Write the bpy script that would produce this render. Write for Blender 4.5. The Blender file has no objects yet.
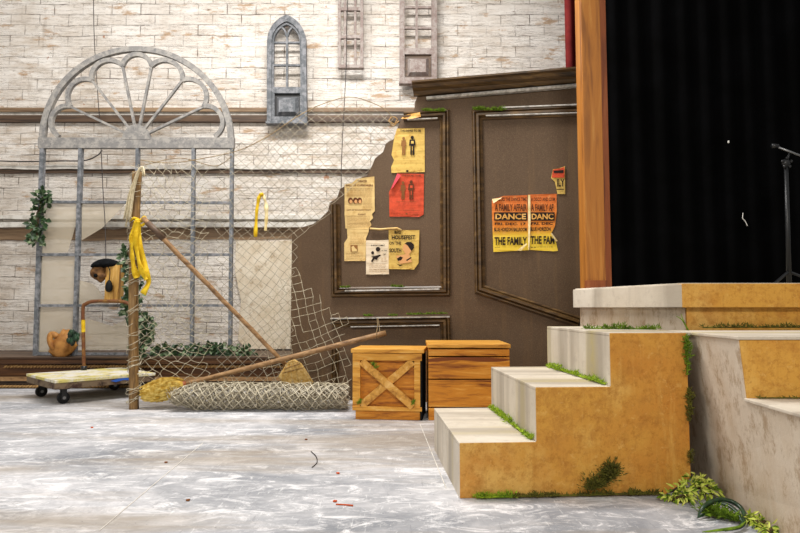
import bpy, math, random
from mathutils import Vector, noise, geometry
random.seed(7)
R = math.radians
sc = bpy.context.scene
col = sc.collection

# ------------------------------------------------------------------ camera, world, lights, exposure
F = 622.0; CAMZ = 0.72; PITCH = math.atan(41.5 / F)
cam_d = bpy.data.cameras.new('camera'); cam_d.sensor_width = 36; cam_d.lens = 36 * F / 800
cam = bpy.data.objects.new('camera', cam_d); col.objects.link(cam)
cam.location = (0, 0, CAMZ); cam.rotation_euler = (math.pi / 2 + PITCH, 0, 0)
cam_d.clip_start = 0.05; cam_d.clip_end = 60
sc.camera = cam
w = bpy.data.worlds.new('world'); sc.world = w; w.use_nodes = True
w.node_tree.nodes['Background'].inputs[0].default_value = (1.0, 0.98, 0.95, 1)
w.node_tree.nodes['Background'].inputs[1].default_value = 0.38
vs = sc.view_settings
vs.view_transform = 'Standard'; vs.look = 'None'; vs.gamma = 1; vs.use_curve_mapping = False
vs.exposure = 0.0

def area(name, loc, target, sx, sy, power, colr):
    d = bpy.data.lights.new(name, 'AREA'); d.shape = 'RECTANGLE'; d.size = sx; d.size_y = sy
    d.energy = power; d.color = colr
    o = bpy.data.objects.new(name, d); col.objects.link(o); o.location = loc
    o.rotation_euler = (Vector(target) - Vector(loc)).to_track_quat('-Z', 'Y').to_euler()
    return o
area('overhead_work_light', (-0.6, 4.0, 4.7), (-0.5, 3.7, 0), 1.5, 0.5, 165, (1.0, 0.98, 0.95))
area('front_stage_light', (0.5, -1.8, 3.4), (0.0, 4.5, 0.9), 1.0, 0.6, 125, (1.0, 0.93, 0.82))
area('wall_wash_light', (-2.0, 3.4, 4.9), (-2.0, 6.5, 1.0), 4.5, 0.5, 132, (1.0, 0.96, 0.92))
area('side_fill_light', (-4.2, 0.6, 2.6), (1.0, 2.8, 0.4), 0.8, 0.6, 45, (1.0, 0.94, 0.86))  # unseen fill added from the left to brighten the stairs' left faces

# ------------------------------------------------------------------ pixel -> world helpers (measuring the photograph)
CP, SP = math.cos(PITCH), math.sin(PITCH)
def ray(u, v):
    return Vector((u - 400, F * CP + (v - 266.5) * SP, F * SP - (v - 266.5) * CP))
def P(u, v, Y):
    r = ray(u, v); t = Y / r.y
    return Vector((r.x * t, Y, CAMZ + r.z * t))
def G(u, v, z=0.0):
    r = ray(u, v); t = (z - CAMZ) / r.z
    return Vector((r.x * t, r.y * t, z))
def proj(p):
    y = p.y; z = p.z - CAMZ
    d = y * CP + z * SP; zz = -y * SP + z * CP
    return (400 + F * p.x / d, 266.5 - F * zz / d)

# ------------------------------------------------------------------ materials
def lin(h):
    h = h.lstrip('#'); o = []
    for i in (0, 2, 4):
        c = int(h[i:i + 2], 16) / 255
        o.append(c / 12.92 if c <= 0.04045 else ((c + 0.055) / 1.055) ** 2.4)
    return (*o, 1)
class NT:
    def __init__(s, name, rough=0.8, spec=0.3, metal=0.0):
        s.m = bpy.data.materials.new(name); s.m.use_nodes = True
        s.t = s.m.node_tree; s.n = s.t.nodes; s.b = s.n['Principled BSDF']
        s.b.inputs['Roughness'].default_value = rough
        s.b.inputs['Specular IOR Level'].default_value = spec
        s.b.inputs['Metallic'].default_value = metal
        s.tc = s.n.new('ShaderNodeTexCoord'); s.c = None; s.h = None
    def L(s, a, b): s.t.links.new(a, b)
    def mapv(s, scale=(1, 1, 1), rot=(0, 0, 0), loc=(0, 0, 0)):
        k = s.n.new('ShaderNodeMapping'); s.L(s.tc.outputs['Object'], k.inputs[0])
        k.inputs['Scale'].default_value = scale; k.inputs['Rotation'].default_value = rot; k.inputs['Location'].default_value = loc
        return k.outputs[0]
    def noise(s, sc_, detail=4, rough=0.55, scale=(1, 1, 1), rot=(0, 0, 0), loc=(0, 0, 0), dist=0):
        k = s.n.new('ShaderNodeTexNoise'); s.L(s.mapv(scale, rot, loc), k.inputs['Vector'])
        k.inputs['Scale'].default_value = sc_; k.inputs['Detail'].default_value = detail
        k.inputs['Roughness'].default_value = rough; k.inputs['Distortion'].default_value = dist
        return k.outputs[0]
    def ramp(s, fac, a, b, smooth=False):
        k = s.n.new('ShaderNodeMapRange'); s.L(fac, k.inputs[0])
        k.inputs[1].default_value = a; k.inputs[2].default_value = b
        if smooth: k.interpolation_type = 'SMOOTHSTEP'
        return k.outputs[0]
    def math(s, op, a, b):
        k = s.n.new('ShaderNodeMath'); k.operation = op
        for i, x in enumerate((a, b)):
            if isinstance(x, (int, float)): k.inputs[i].default_value = x
            else: s.L(x, k.inputs[i])
        return k.outputs[0]
    def mix(s, fac, b, a=None):
        k = s.n.new('ShaderNodeMix'); k.data_type = 'RGBA'
        if isinstance(fac, (int, float)): k.inputs[0].default_value = fac
        else: s.L(fac, k.inputs[0])
        a = a if a is not None else s.c
        for i, x in ((6, a), (7, b)):
            if isinstance(x, str): k.inputs[i].default_value = lin(x)
            else: s.L(x, k.inputs[i])
        s.c = k.outputs[2]; return s.c
    def bump(s, h, strength=0.4, dist=0.01):
        k = s.n.new('ShaderNodeBump'); k.inputs['Strength'].default_value = strength; k.inputs['Distance'].default_value = dist
        s.L(h, k.inputs['Height'])
        if s.h: s.L(s.h, k.inputs['Normal'])
        s.h = k.outputs[0]
    def done(s):
        if isinstance(s.c, str): s.b.inputs['Base Color'].default_value = lin(s.c)
        elif s.c is not None: s.L(s.c, s.b.inputs['Base Color'])
        if s.h: s.L(s.h, s.b.inputs['Normal'])
        return s.m
M = {}
def plain(name, c, c2=None, sc_=20, rough=0.8, spec=0.3, bump=0.0, scale=(1, 1, 1), lo=0.4, hi=0.65, metal=0.0):
    t = NT(name, rough, spec, metal); t.c = c
    if c2 or bump:
        n = t.noise(sc_, 5, 0.6, scale)
        if c2: t.mix(t.ramp(n, lo, hi), c2)
        if bump: t.bump(n, bump, 0.004)
    M[name] = t.done(); return M[name]

# brick / clay tile wall, whitewashed
t = NT('whitewashed_tile', 0.85, 0.2)
uv = t.mapv((1, 1, 1), (R(90), 0, 0))
sw = t.n.new('ShaderNodeSeparateXYZ'); t.L(t.tc.outputs['Object'], sw.inputs[0])
wob = t.noise(2.3, 3, 0.5)
cx = t.n.new('ShaderNodeCombineXYZ'); t.L(sw.outputs[0], cx.inputs[0])
zz = t.math('ADD', sw.outputs[2], t.math('MULTIPLY', wob, 0.045)); t.L(zz, cx.inputs[1])
br = t.n.new('ShaderNodeTexBrick'); t.L(cx.outputs[0], br.inputs['Vector'])
br.inputs['Scale'].default_value = 1; br.inputs['Brick Width'].default_value = 0.31; br.inputs['Row Height'].default_value = 0.118
br.inputs['Mortar Size'].default_value = 0.006; br.inputs['Mortar Smooth'].default_value = 0.5
br.inputs['Color1'].default_value = (0, 0, 0, 1); br.inputs['Color2'].default_value = (1, 1, 1, 1); br.inputs['Mortar'].default_value = (0.5, 0.5, 0.5, 1)
t.c = '#F5F0E9'
t.mix(t.math('MULTIPLY', br.outputs['Color'], 0.5), '#DDD3C8')
t.mix(t.math('MULTIPLY', t.ramp(t.noise(1.3, 6, 0.7), 0.45, 0.68), 0.6), '#CDC2B4')
t.mix(t.math('MULTIPLY', t.ramp(t.noise(14, 8, 0.75, (0.35, 1, 1.8)), 0.52, 0.68), 0.55), '#AA9C8C')
t.mix(t.math('MULTIPLY', t.ramp(t.noise(6, 8, 0.75, (0.5, 1, 1.2), loc=(2, 5, 1)), 0.52, 0.7), 0.7), '#F4F0EA')
mort_f = t.math('MULTIPLY', br.outputs['Fac'], t.ramp(t.noise(4.5, 8, 0.75, (0.6, 1, 1)), 0.44, 0.6))
t.mix(t.math('MULTIPLY', mort_f, 0.9), '#5F5148')
crk = t.noise(5, 8, 0.72, (0.28, 1, 3.2), loc=(6, 0, 2), dist=0.4)
t.mix(t.math('MULTIPLY', t.ramp(t.math('ABSOLUTE', t.math('SUBTRACT', crk, 0.5), 0), 0.012, 0.0), 0.8), '#6B5D50')
chip = t.noise(3.6, 8, 0.72, (0.6, 1, 2.0), loc=(3, 0, 7)); t.mix(t.math('MULTIPLY', t.ramp(chip, 0.565, 0.62), 0.8), '#B4906A')
t.mix(t.ramp(t.noise(6, 8, 0.75, (0.5, 1, 1.8), loc=(9, 2, 1)), 0.635, 0.665), '#6E5A48')
big = t.noise(0.55, 5, 0.6, (0.7, 1, 1.3), loc=(2, 1, 3)); fine = t.noise(7, 9, 0.78, (0.4, 1, 1.5), loc=(8, 3, 1))
t.mix(t.math('MULTIPLY', t.math('MULTIPLY', t.ramp(big, 0.42, 0.62), t.ramp(fine, 0.45, 0.58)), 0.75), '#B8A58E')
t.mix(t.math('MULTIPLY', t.ramp(t.noise(4, 9, 0.8, (2.2, 1, 0.35), loc=(5, 5, 5)), 0.55, 0.68), 0.5), '#9C8C7A')
t.mix(t.math('MULTIPLY', t.ramp(t.noise(26, 4, 0.7, loc=(1, 2, 1)), 0.69, 0.71), 0.9), '#8A5A38')
t.mix(t.math('MULTIPLY', t.ramp(t.noise(7, 4, 0.6, loc=(1, 7, 4)), 0.69, 0.71), 0.8), '#A5683E')
# thin grooves of the hollow tiles
gr = t.n.new('ShaderNodeTexWave'); gr.bands_direction = 'Z'; t.L(t.tc.outputs['Object'], gr.inputs[0])
gr.inputs['Scale'].default_value = 18; gr.inputs['Distortion'].default_value = 1.5; gr.inputs['Detail'].default_value = 2
t.bump(gr.outputs['Fac'], 0.25, 0.006)
t.bump(t.math('SUBTRACT', 1.0, t.math('MULTIPLY', br.outputs['Fac'], t.ramp(t.noise(3, 5, 0.7, loc=(4, 4, 4)), 0.3, 0.6))), 0.8, 0.008)
t.bump(t.noise(5, 8, 0.75, (0.4, 1, 2.4), loc=(1, 8, 2)), 1.0, 0.035)
t.bump(t.noise(22, 6, 0.7), 0.5, 0.008)
M['wall'] = t.done()
# floor
t = NT('scuffed_stage_floor', 0.62, 0.35)
t.c = '#84878D'
t.mix(t.ramp(t.noise(1.3, 8, 0.72, (0.6, 1.1, 1), dist=0.5), 0.4, 0.62), '#D2D1D4')
t.mix(t.math('MULTIPLY', t.ramp(t.noise(5, 9, 0.78, (1, 1.5, 1), (0, 0, R(20)), dist=0.8), 0.46, 0.62), 0.55), '#8C8F96')
t.mix(t.math('MULTIPLY', t.ramp(t.noise(7, 9, 0.8, (0.7, 1.5, 1), (0, 0, R(-30)), (3, 3, 0), 1.2), 0.5, 0.62), 0.8), '#F0EFF1')
t.mix(t.math('MULTIPLY', t.ramp(t.noise(60, 5, 0.75, (1, 0.12, 1), (0, 0, R(48))), 0.6, 0.66), 0.45), '#FAFAFA')
t.mix(t.math('MULTIPLY', t.ramp(t.noise(50, 5, 0.75, (1, 0.12, 1), (0, 0, R(-62)), (7, 1, 0)), 0.6, 0.66), 0.4), '#6E7076')
t.mix(t.math('MULTIPLY', t.ramp(t.noise(1.2, 5, 0.65, (0.25, 1.6, 1), (0, 0, R(3)), (1.2, 0.4, 0)), 0.47, 0.6), 0.7), '#978A79')  # warm dark bands painted in for soft shadows across the floor
t.mix(t.ramp(t.noise(60, 3, 0.6), 0.71, 0.73), '#44464A')
t.bump(t.noise(30, 6, 0.7), 0.25, 0.004)
M['floor'] = t.done()
def wood(name, base, dark, light, sc_=3.0, stretch=(1, 8, 8), rough=0.5, spec=0.35, knots=True, axis_rot=(0, 0, 0)):
    t = NT(name, rough, spec); t.c = base
    g = t.noise(sc_, 7, 0.62, stretch, axis_rot, dist=0.6)
    t.mix(t.math('MULTIPLY', t.ramp(g, 0.5, 0.66), 0.9), dark)
    t.mix(t.math('MULTIPLY', t.ramp(g, 0.46, 0.32), 0.8), light)
    if knots:
        k = t.noise(sc_ * 1.2, 3, 0.5, tuple(x * 0.5 for x in stretch), axis_rot, (4, 1, 2), 0.4)
        t.mix(t.ramp(k, 0.64, 0.68), dark)
    t.bump(g, 0.25, 0.004); M[name] = t.done()
wood('orange_plank', '#CC8426', '#7A3D12', '#E8AC50', 3.4, (0.9, 7, 8))
wood('pale_orange_wood', '#D69A3C', '#955A18', '#EEC473', 4, (1, 7, 9), knots=False)
wood('crate_brace', '#D19A45', '#8E591C', '#EBC27C', 5, (4, 4, 4), knots=False)
wood('post_wood', '#AD6E2A', '#8A5420', '#C48A42', 2.6, (8, 8, 0.6), knots=True)
wood('jamb_wood', '#8C4A22', '#5E2B12', '#A8663A', 3, (9, 9, 0.5), knots=False)
wood('moulding_wood', '#503A1E', '#24170C', '#765A32', 5, (1, 6, 5), 0.4, 0.45, knots=False)
wood('pole_wood', '#92704A', '#5C4128', '#B8946A', 6, (2, 6, 6), knots=False)
wood('fence_post_wood', '#7E6038', '#4A3418', '#A9895A', 6, (8, 8, 1), knots=False)
wood('riser_wood', '#5B3B22', '#20140C', '#8A6038', 3, (0.5, 6, 12), knots=False)
wood('box_wood', '#C99A4C', '#8E5F24', '#E5C079', 5, (7, 7, 1), knots=True)
# ochre stair paint
t = NT('ochre_plaster', 0.7, 0.3); t.c = '#CF9A42'
t.mix(t.math('MULTIPLY', t.ramp(t.noise(1.8, 5, 0.6, loc=(0, 0, 1)), 0.42, 0.6), 0.85), '#C07E30')
t.mix(t.math('MULTIPLY', t.ramp(t.noise(2.6, 6, 0.65, loc=(4, 2, 1)), 0.48, 0.66), 0.7), '#E2BC6C')
t.mix(t.math('MULTIPLY', t.ramp(t.noise(16, 9, 0.78), 0.48, 0.62), 0.65), '#AE7630')
t.mix(t.math('MULTIPLY', t.ramp(t.noise(6, 6, 0.7, (3, 3, 0.3)), 0.55, 0.7), 0.5), '#DDB05C')
t.mix(t.math('MULTIPLY', t.ramp(t.noise(30, 4, 0.7, (1, 1, 1)), 0.6, 0.68), 0.4), '#E0B468')
t.mix(t.math('MULTIPLY', t.ramp(t.noise(5, 8, 0.75, (6, 6, 0.35), loc=(2, 2, 2)), 0.54, 0.66), 0.45), '#B98334')
t.mix(t.math('MULTIPLY', t.ramp(t.noise(38, 7, 0.8), 0.52, 0.6), 0.45), '#A2681F')
t.bump(t.noise(60, 4, 0.7), 0.7, 0.004); M['ochre'] = t.done()
t = NT('grey_stone_paint', 0.75, 0.25); t.c = '#C8BDAC'
t.mix(t.ramp(t.noise(3, 6, 0.65), 0.4, 0.66), '#D9D0C1')
t.mix(t.math('MULTIPLY', t.ramp(t.noise(1.9, 4, 0.5, (0.15, 2.6, 0.15), loc=(0, 0.3, 0)), 0.46, 0.58), 0.7), '#9C9182')  # shadow bands painted across treads and risers; yellowish bands follow
t.mix(t.math('MULTIPLY', t.ramp(t.noise(2.3, 4, 0.5, (0.15, 2.6, 0.15), loc=(5, 3.3, 0)), 0.56, 0.68), 0.5), '#B9A85E')
t.mix(t.math('MULTIPLY', t.ramp(t.noise(18, 7, 0.7), 0.54, 0.66), 0.4), '#A89C8E')
t.bump(t.noise(60, 4, 0.7), 0.35, 0.003); M['stone'] = t.done()
t = NT('stained_stone_paint', 0.75, 0.25); t.c = '#CFC2B0'
t.mix(t.ramp(t.noise(2.2, 6, 0.65, (1, 1, 0.8)), 0.44, 0.66), '#B9A387')
t.mix(t.math('MULTIPLY', t.ramp(t.noise(12, 9, 0.8, (1, 1, 0.6)), 0.5, 0.6), 0.6), '#90734F')
t.mix(t.math('MULTIPLY', t.ramp(t.noise(9, 5, 0.7, (3, 3, 0.25)), 0.53, 0.66), 0.5), '#CFC4B4')
t.bump(t.noise(50, 5, 0.7), 0.4, 0.003); M['stained_stone'] = t.done()
# brown panel
t = NT('brown_panel_board', 0.6, 0.3); t.c = '#5C4734'
t.mix(t.ramp(t.noise(1.1, 4, 0.6), 0.35, 0.66), '#4B3825')
t.mix(t.math('MULTIPLY', t.ramp(t.noise(160, 3, 0.7), 0.5, 0.62), 0.35), '#7F6B50')
t.mix(t.math('MULTIPLY', t.ramp(t.noise(2.5, 5, 0.65, (5, 5, 0.3)), 0.55, 0.75), 0.35), '#7B5F3C')
t.bump(t.noise(140, 3, 0.7), 0.2, 0.002); M['panel'] = t.done()
# distressed blue grey frames
def distressed(name, a, b, c, sc_=11):
    t = NT(name, 0.65, 0.3); t.c = a
    t.mix(t.ramp(t.noise(sc_, 7, 0.7), 0.45, 0.58), b)
    t.mix(t.math('MULTIPLY', t.ramp(t.noise(sc_ * 2.4, 7, 0.75, loc=(5, 1, 3)), 0.56, 0.64), 0.7), c)
    t.bump(t.noise(sc_ * 3, 5, 0.7), 0.3, 0.003); M[name] = t.done()
distressed('blue_grey_paint', '#7C7A78', '#9A9690', '#55555A', 14)
distressed('slate_blue_paint', '#5C6064', '#85868A', '#303438', 18)
distressed('rosy_grey_paint', '#8A7A74', '#A39993', '#5B423A', 16)
distressed('dolly_paint', '#DAD6CE', '#CBBE6E', '#4A3A38', 5)
distressed('dolly_edge_paint', '#77654F', '#3E2820', '#161313', 9)
distressed('handle_paint', '#6A4026', '#86602E', '#2F1C12', 14)
plain('black_rubber', '#0E0E0F', rough=0.6)
plain('black_metal', '#17181A', rough=0.4, spec=0.5)
plain('steel', '#8B8D8F', rough=0.35, metal=0.9)
plain('wire', '#857B68', '#B3AA94', 30, rough=0.5, spec=0.4)
plain('pale_wire', '#A0957C', '#D6CDB4', 40, rough=0.5, spec=0.4)
plain('rusty_wire', '#7D6748', '#A08C68', 30, rough=0.6)
plain('straw', '#A98C50', '#DCC894', 35, rough=0.85, bump=0.4)
plain('dark_straw', '#B8904A', '#DDBE7C', 35, rough=0.85, bump=0.4)
plain('yellow_straw', '#B08A2C', '#E2CA74', 35, rough=0.8, bump=0.4)
plain('yellow_cloth', '#C9A000', '#E2C22E', 22, rough=0.75, bump=0.3)
plain('cream_rope', '#D9CDAE', '#B8A988', 60, rough=0.9)
plain('rope', '#B08C5A', '#7E5E38', 60, rough=0.9)
plain('moss', '#6E8A1E', '#3E5812', 60, rough=0.9)
plain('bright_moss', '#9DB52A', '#5D7D18', 50, rough=0.9)
plain('dark_moss', '#4D4A1C', '#6B6A24', 50, rough=0.95)
plain('ivy_leaf', '#22361F', '#3F5A33', 30, rough=0.45, spec=0.4)
plain('pale_leaf', '#8C9A7C', '#5A6E48', 30, rough=0.5)
plain('lime_leaf', '#A9BC3C', '#DDE07A', 40, rough=0.6)
plain('dark_blade', '#0E2216', '#24482A', 20, rough=0.35, spec=0.5)
plain('stem', '#4A3A22', rough=0.8)
plain('leather', '#B07C3E', '#7E4E22', 12, rough=0.55, bump=0.4)
plain('brown_hide', '#4E331E', '#8A6238', 22, rough=0.7, bump=0.4)
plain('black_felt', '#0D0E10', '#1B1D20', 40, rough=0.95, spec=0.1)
plain('curtain_black', '#050505', '#080809', 3, rough=1.0, spec=0.02)
plain('red_curtain', '#5E1B1C', '#7A2A28', 6, rough=0.9, spec=0.1)
plain('film', '#B5A994', '#C9BFAE', 6, rough=0.6)
plain('white_trim', '#DEDAD2', '#B8B2A8', 12, rough=0.8, bump=0.3)
plain('highlight_white', '#C9C6C0', '#8F8A82', 30, rough=0.4, spec=0.5)  # pale colour for white reflections painted onto the mouldings
t = NT('old_plaster', 0.85, 0.2); t.c = '#CDBEA6'
t.mix(t.ramp(t.noise(4, 8, 0.75), 0.42, 0.6), '#DCD2C0')
t.mix(t.math('MULTIPLY', t.ramp(t.noise(9, 8, 0.75), 0.54, 0.64), 0.7), '#A08A6C')
t.mix(t.ramp(t.noise(12, 5, 0.7, loc=(3, 3, 3)), 0.68, 0.7), '#4A3A2C')
t.bump(t.noise(20, 6, 0.7), 0.6, 0.01); M['plaster'] = t.done()
wood('beam_dark', '#5A4636', '#2C211A', '#7A614A', 3, (0.5, 5, 8), knots=False)
wood('beam_tan', '#8C7358', '#5B4634', '#A98E6E', 3, (0.5, 5, 8), knots=False)
plain('cream_paper', '#D6B87C', '#BD9452', 16, rough=0.8, bump=0.3, lo=0.5, hi=0.75)
plain('yellow_paper', '#CDAC5A', '#AE8438', 30, rough=0.7, bump=0.5, lo=0.5, hi=0.75)
plain('red_paper', '#CC4A28', '#A83A1C', 22, rough=0.6, bump=0.5)
plain('pink_paper', '#C9404E', rough=0.7)
plain('white_paper', '#DCCBB0', '#CBB393', 16, rough=0.8, bump=0.2, lo=0.5, hi=0.8)
plain('folded_paper', '#E6D6A8', '#CFB672', 20, rough=0.7)
plain('ink', '#1F120A', rough=0.8)
plain('brown_ink', '#5A2E12', rough=0.8)
plain('faded_ink', '#8A5E30', rough=0.8)
plain('sepia_ink', '#A07A48', rough=0.8)
plain('skin_print', '#D39C66', rough=0.8)
plain('blue_paint', '#2F5FB8', rough=0.5)
plain('lint', '#D8D6D0', rough=0.9)
plain('orange_bit', '#C4562A', rough=0.8)
plain('leaf_bit', '#7A4A22', rough=0.8)
plain('cable', '#3C3634', rough=0.6)
# dance bill: orange fading to yellow towards the foot of the sheet (a printed split-fountain ground)
t = NT('split_fountain_print', 0.75, 0.2)
sx = t.n.new('ShaderNodeSeparateXYZ'); t.L(t.tc.outputs['Object'], sx.inputs[0])
t.c = '#DDBE3C'; t.mix(t.ramp(sx.outputs[2], 0.10, 0.20, True), '#D8802F'); t.mix(t.ramp(sx.outputs[2], 0.2, 0.42), '#CF6B33')
t.mix(t.math('MULTIPLY', t.ramp(t.noise(30, 5, 0.7), 0.5, 0.7), 0.4), '#E3B070'); t.bump(t.noise(20, 3, 0.5), 0.4, 0.004)
M['bill'] = t.done()

# ------------------------------------------------------------------ mesh helpers (world coordinates)
def origin_of(o):
    v = Vector((0, 0, 0))
    while o: v += o.location; o = o.parent
    return v
class MB:
    def __init__(s): s.v = []; s.f = []
    def add(s, vs_, fs):
        b = len(s.v); s.v += [Vector(x) for x in vs_]; s.f += [tuple(i + b for i in f) for f in fs]; return s
    def box(s, a, b, M4=None):
        x0, y0, z0 = a; x1, y1, z1 = b
        v = [Vector(p) for p in ((x0, y0, z0), (x1, y0, z0), (x1, y1, z0), (x0, y1, z0), (x0, y0, z1), (x1, y0, z1), (x1, y1, z1), (x0, y1, z1))]
        if M4: v = [M4(p) for p in v]
        return s.add(v, [(0, 3, 2, 1), (4, 5, 6, 7), (0, 1, 5, 4), (1, 2, 6, 5), (2, 3, 7, 6), (3, 0, 4, 7)])
    def hexa(s, bot, top):
        return s.add(list(bot) + list(top), [(0, 3, 2, 1), (4, 5, 6, 7), (0, 1, 5, 4), (1, 2, 6, 5), (2, 3, 7, 6), (3, 0, 4, 7)])
    def prism(s, pts, off):               # polygon (3D points) swept by vector off
        n = len(pts); off = Vector(off); pts = [Vector(p) for p in pts]
        tris = geometry.tessellate_polygon([pts])
        v = pts + [p + off for p in pts]
        f = [tuple(t_) for t_ in tris] + [tuple(i + n for i in reversed(t_)) for t_ in tris]
        f += [(i, (i + 1) % n, (i + 1) % n + n, i + n) for i in range(n)]
        return s.add(v, f)
    def tube(s, path, r, sides=6, cap=True, flat=1.0):
        path = [Vector(p) for p in path]; n = len(path)
        rr = r if isinstance(r, (list, tuple)) else [r] * n
        up = Vector((0, 0, 1)); prev = None; vs_ = []
        for i, p in enumerate(path):
            d = (path[min(i + 1, n - 1)] - path[max(i - 1, 0)])
            if d.length < 1e-9: d = Vector((0, 0, 1))
            d.normalize()
            if prev is None:
                a = d.cross(up)
                if a.length < 0.1: a = d.cross(Vector((1, 0, 0)))
            else:
                a = prev - d * prev.dot(d)
                if a.length < 1e-6: a = d.cross(up)
            a.normalize(); b = d.cross(a); prev = a
            for k in range(sides):
                th = 2 * math.pi * k / sides
                vs_.append(p + (a * math.cos(th) + b * math.sin(th) * flat) * rr[i])
        fs = []
        for i in range(n - 1):
            for k in range(sides):
                k2 = (k + 1) % sides
                fs.append((i * sides + k, i * sides + k2, (i + 1) * sides + k2, (i + 1) * sides + k))
        if cap:
            fs.append(tuple(reversed(range(sides)))); fs.append(tuple((n - 1) * sides + k for k in range(sides)))
        return s.add(vs_, fs)
    def strip(s, path, width_dir, wd, th, nrm):   # flat ribbon with thickness
        n = len(path); v = []; nrm = Vector(nrm).normalized()
        for i, p in enumerate(path):
            p = Vector(p); a = Vector(width_dir[i] if isinstance(width_dir, list) else width_dir) * (wd[i] if isinstance(wd, list) else wd) * 0.5
            v += [p - a, p + a, p + a + nrm * th, p - a + nrm * th]
        f = []
        for i in range(n - 1):
            for k in range(4):
                f.append((i * 4 + k, i * 4 + (k + 1) % 4, i * 4 + 4 + (k + 1) % 4, i * 4 + 4 + k))
        f += [(3, 2, 1, 0), tuple((n - 1) * 4 + k for k in range(4))]
        return s.add(v, f)
    def ball(s, c, r, seg=12, ring=8, fn=None):
        c = Vector(c); r = Vector(r) if not isinstance(r, (int, float)) else Vector((r, r, r)); v = []
        for i in range(ring + 1):
            ph = math.pi * i / ring
            for k in range(seg):
                th = 2 * math.pi * k / seg
                d = Vector((math.sin(ph) * math.cos(th), math.sin(ph) * math.sin(th), math.cos(ph)))
                q = Vector((d.x * r.x, d.y * r.y, d.z * r.z))
                if fn: q = fn(q, d)
                v.append(c + q)
        f = []
        for i in range(ring):
            for k in range(seg):
                k2 = (k + 1) % seg
                f.append((i * seg + k, (i + 1) * seg + k, (i + 1) * seg + k2, i * seg + k2))
        return s.add(v, f)
    def build(s, name, mat, parent=None, smooth=False, bevel=0.0, origin=None):
        if parent is not None: og = origin_of(parent)
        elif origin is not None: og = Vector(origin)
        else:
            xs = [p.x for p in s.v]; ys = [p.y for p in s.v]; zs = [p.z for p in s.v]
            og = Vector(((min(xs) + max(xs)) / 2, (min(ys) + max(ys)) / 2, min(zs)))
        me = bpy.data.meshes.new(name); me.from_pydata([tuple(p - og) for p in s.v], [], s.f); me.update()
        import bmesh
        bm = bmesh.new(); bm.from_mesh(me); bmesh.ops.remove_doubles(bm, verts=bm.verts, dist=1e-6)
        bmesh.ops.recalc_face_normals(bm, faces=bm.faces); bm.to_mesh(me); bm.free()
        me.materials.append(M[mat] if isinstance(mat, str) else mat)
        if smooth:
            for p in me.polygons: p.use_smooth = True
        o = bpy.data.objects.new(name, me); col.objects.link(o)
        if parent is not None: o.parent = parent
        else: o.location = og
        if bevel:
            b = o.modifiers.new('bevel', 'BEVEL'); b.width = bevel; b.segments = 2; b.limit_method = 'ANGLE'
        return o
def tag(o, label, cat, group=None, kind=None):
    if label: o['label'] = label
    if cat: o['category'] = cat
    if group: o['group'] = group
    if kind: o['kind'] = kind
    return o
def thing(name, loc, label, cat, group=None):
    o = bpy.data.objects.new(name, None); col.objects.link(o); o.location = loc; o.empty_display_size = 0.1
    return tag(o, label, cat, group)
def struct(o): o['kind'] = 'structure'; return o
def lerp(a, b, t): return a + (b - a) * t
def resample(pts, n):
    pts = [Vector(p) for p in pts]; L = [0]
    for a, b in zip(pts, pts[1:]): L.append(L[-1] + (b - a).length)
    out = []
    for i in range(n):
        d = L[-1] * i / (n - 1); k = 0
        while k < len(L) - 2 and L[k + 1] < d: k += 1
        out.append(pts[k].lerp(pts[k + 1], (d - L[k]) / max(1e-9, L[k + 1] - L[k])))
    return out
def smooth_path(pts, n):
    pts = [Vector(p) for p in pts]; q = [pts[0]] + pts + [pts[-1]]; out = []
    for i in range(n):
        x = (len(pts) - 1) * i / (n - 1); k = min(int(x), len(pts) - 2); t_ = x - k
        a, b, c, d = q[k], q[k + 1], q[k + 2], q[k + 3]
        out.append(0.5 * ((2 * b) + (c - a) * t_ + (2 * a - 5 * b + 4 * c - d) * t_ ** 2 + (3 * b - a - 3 * c + d) * t_ ** 3))
    return out
_tc = {}
def text_geo(s):                         # unit-height lettering outline as verts / faces
    if s in _tc: return _tc[s]
    cu = bpy.data.curves.new('t', 'FONT'); cu.body = s; cu.size = 1; cu.offset = 0.03; cu.resolution_u = 2
    o = bpy.data.objects.new('t', cu); col.objects.link(o)
    dg = bpy.context.evaluated_depsgraph_get(); me = bpy.data.meshes.new_from_object(o.evaluated_get(dg))
    v = [tuple(p.co) for p in me.vertices]; f = [tuple(p.vertices) for p in me.polygons]
    bpy.data.objects.remove(o); bpy.data.curves.remove(cu); bpy.data.meshes.remove(me)
    _tc[s] = (v, f); return _tc[s]
def in_poly(x, y, poly):
    c = False; n = len(poly); j = n - 1
    for i in range(n):
        xi, yi = poly[i]; xj, yj = poly[j]
        if (yi > y) != (yj > y) and x < (xj - xi) * (y - yi) / (yj - yi) + xi: c = not c
        j = i
    return c

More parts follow.
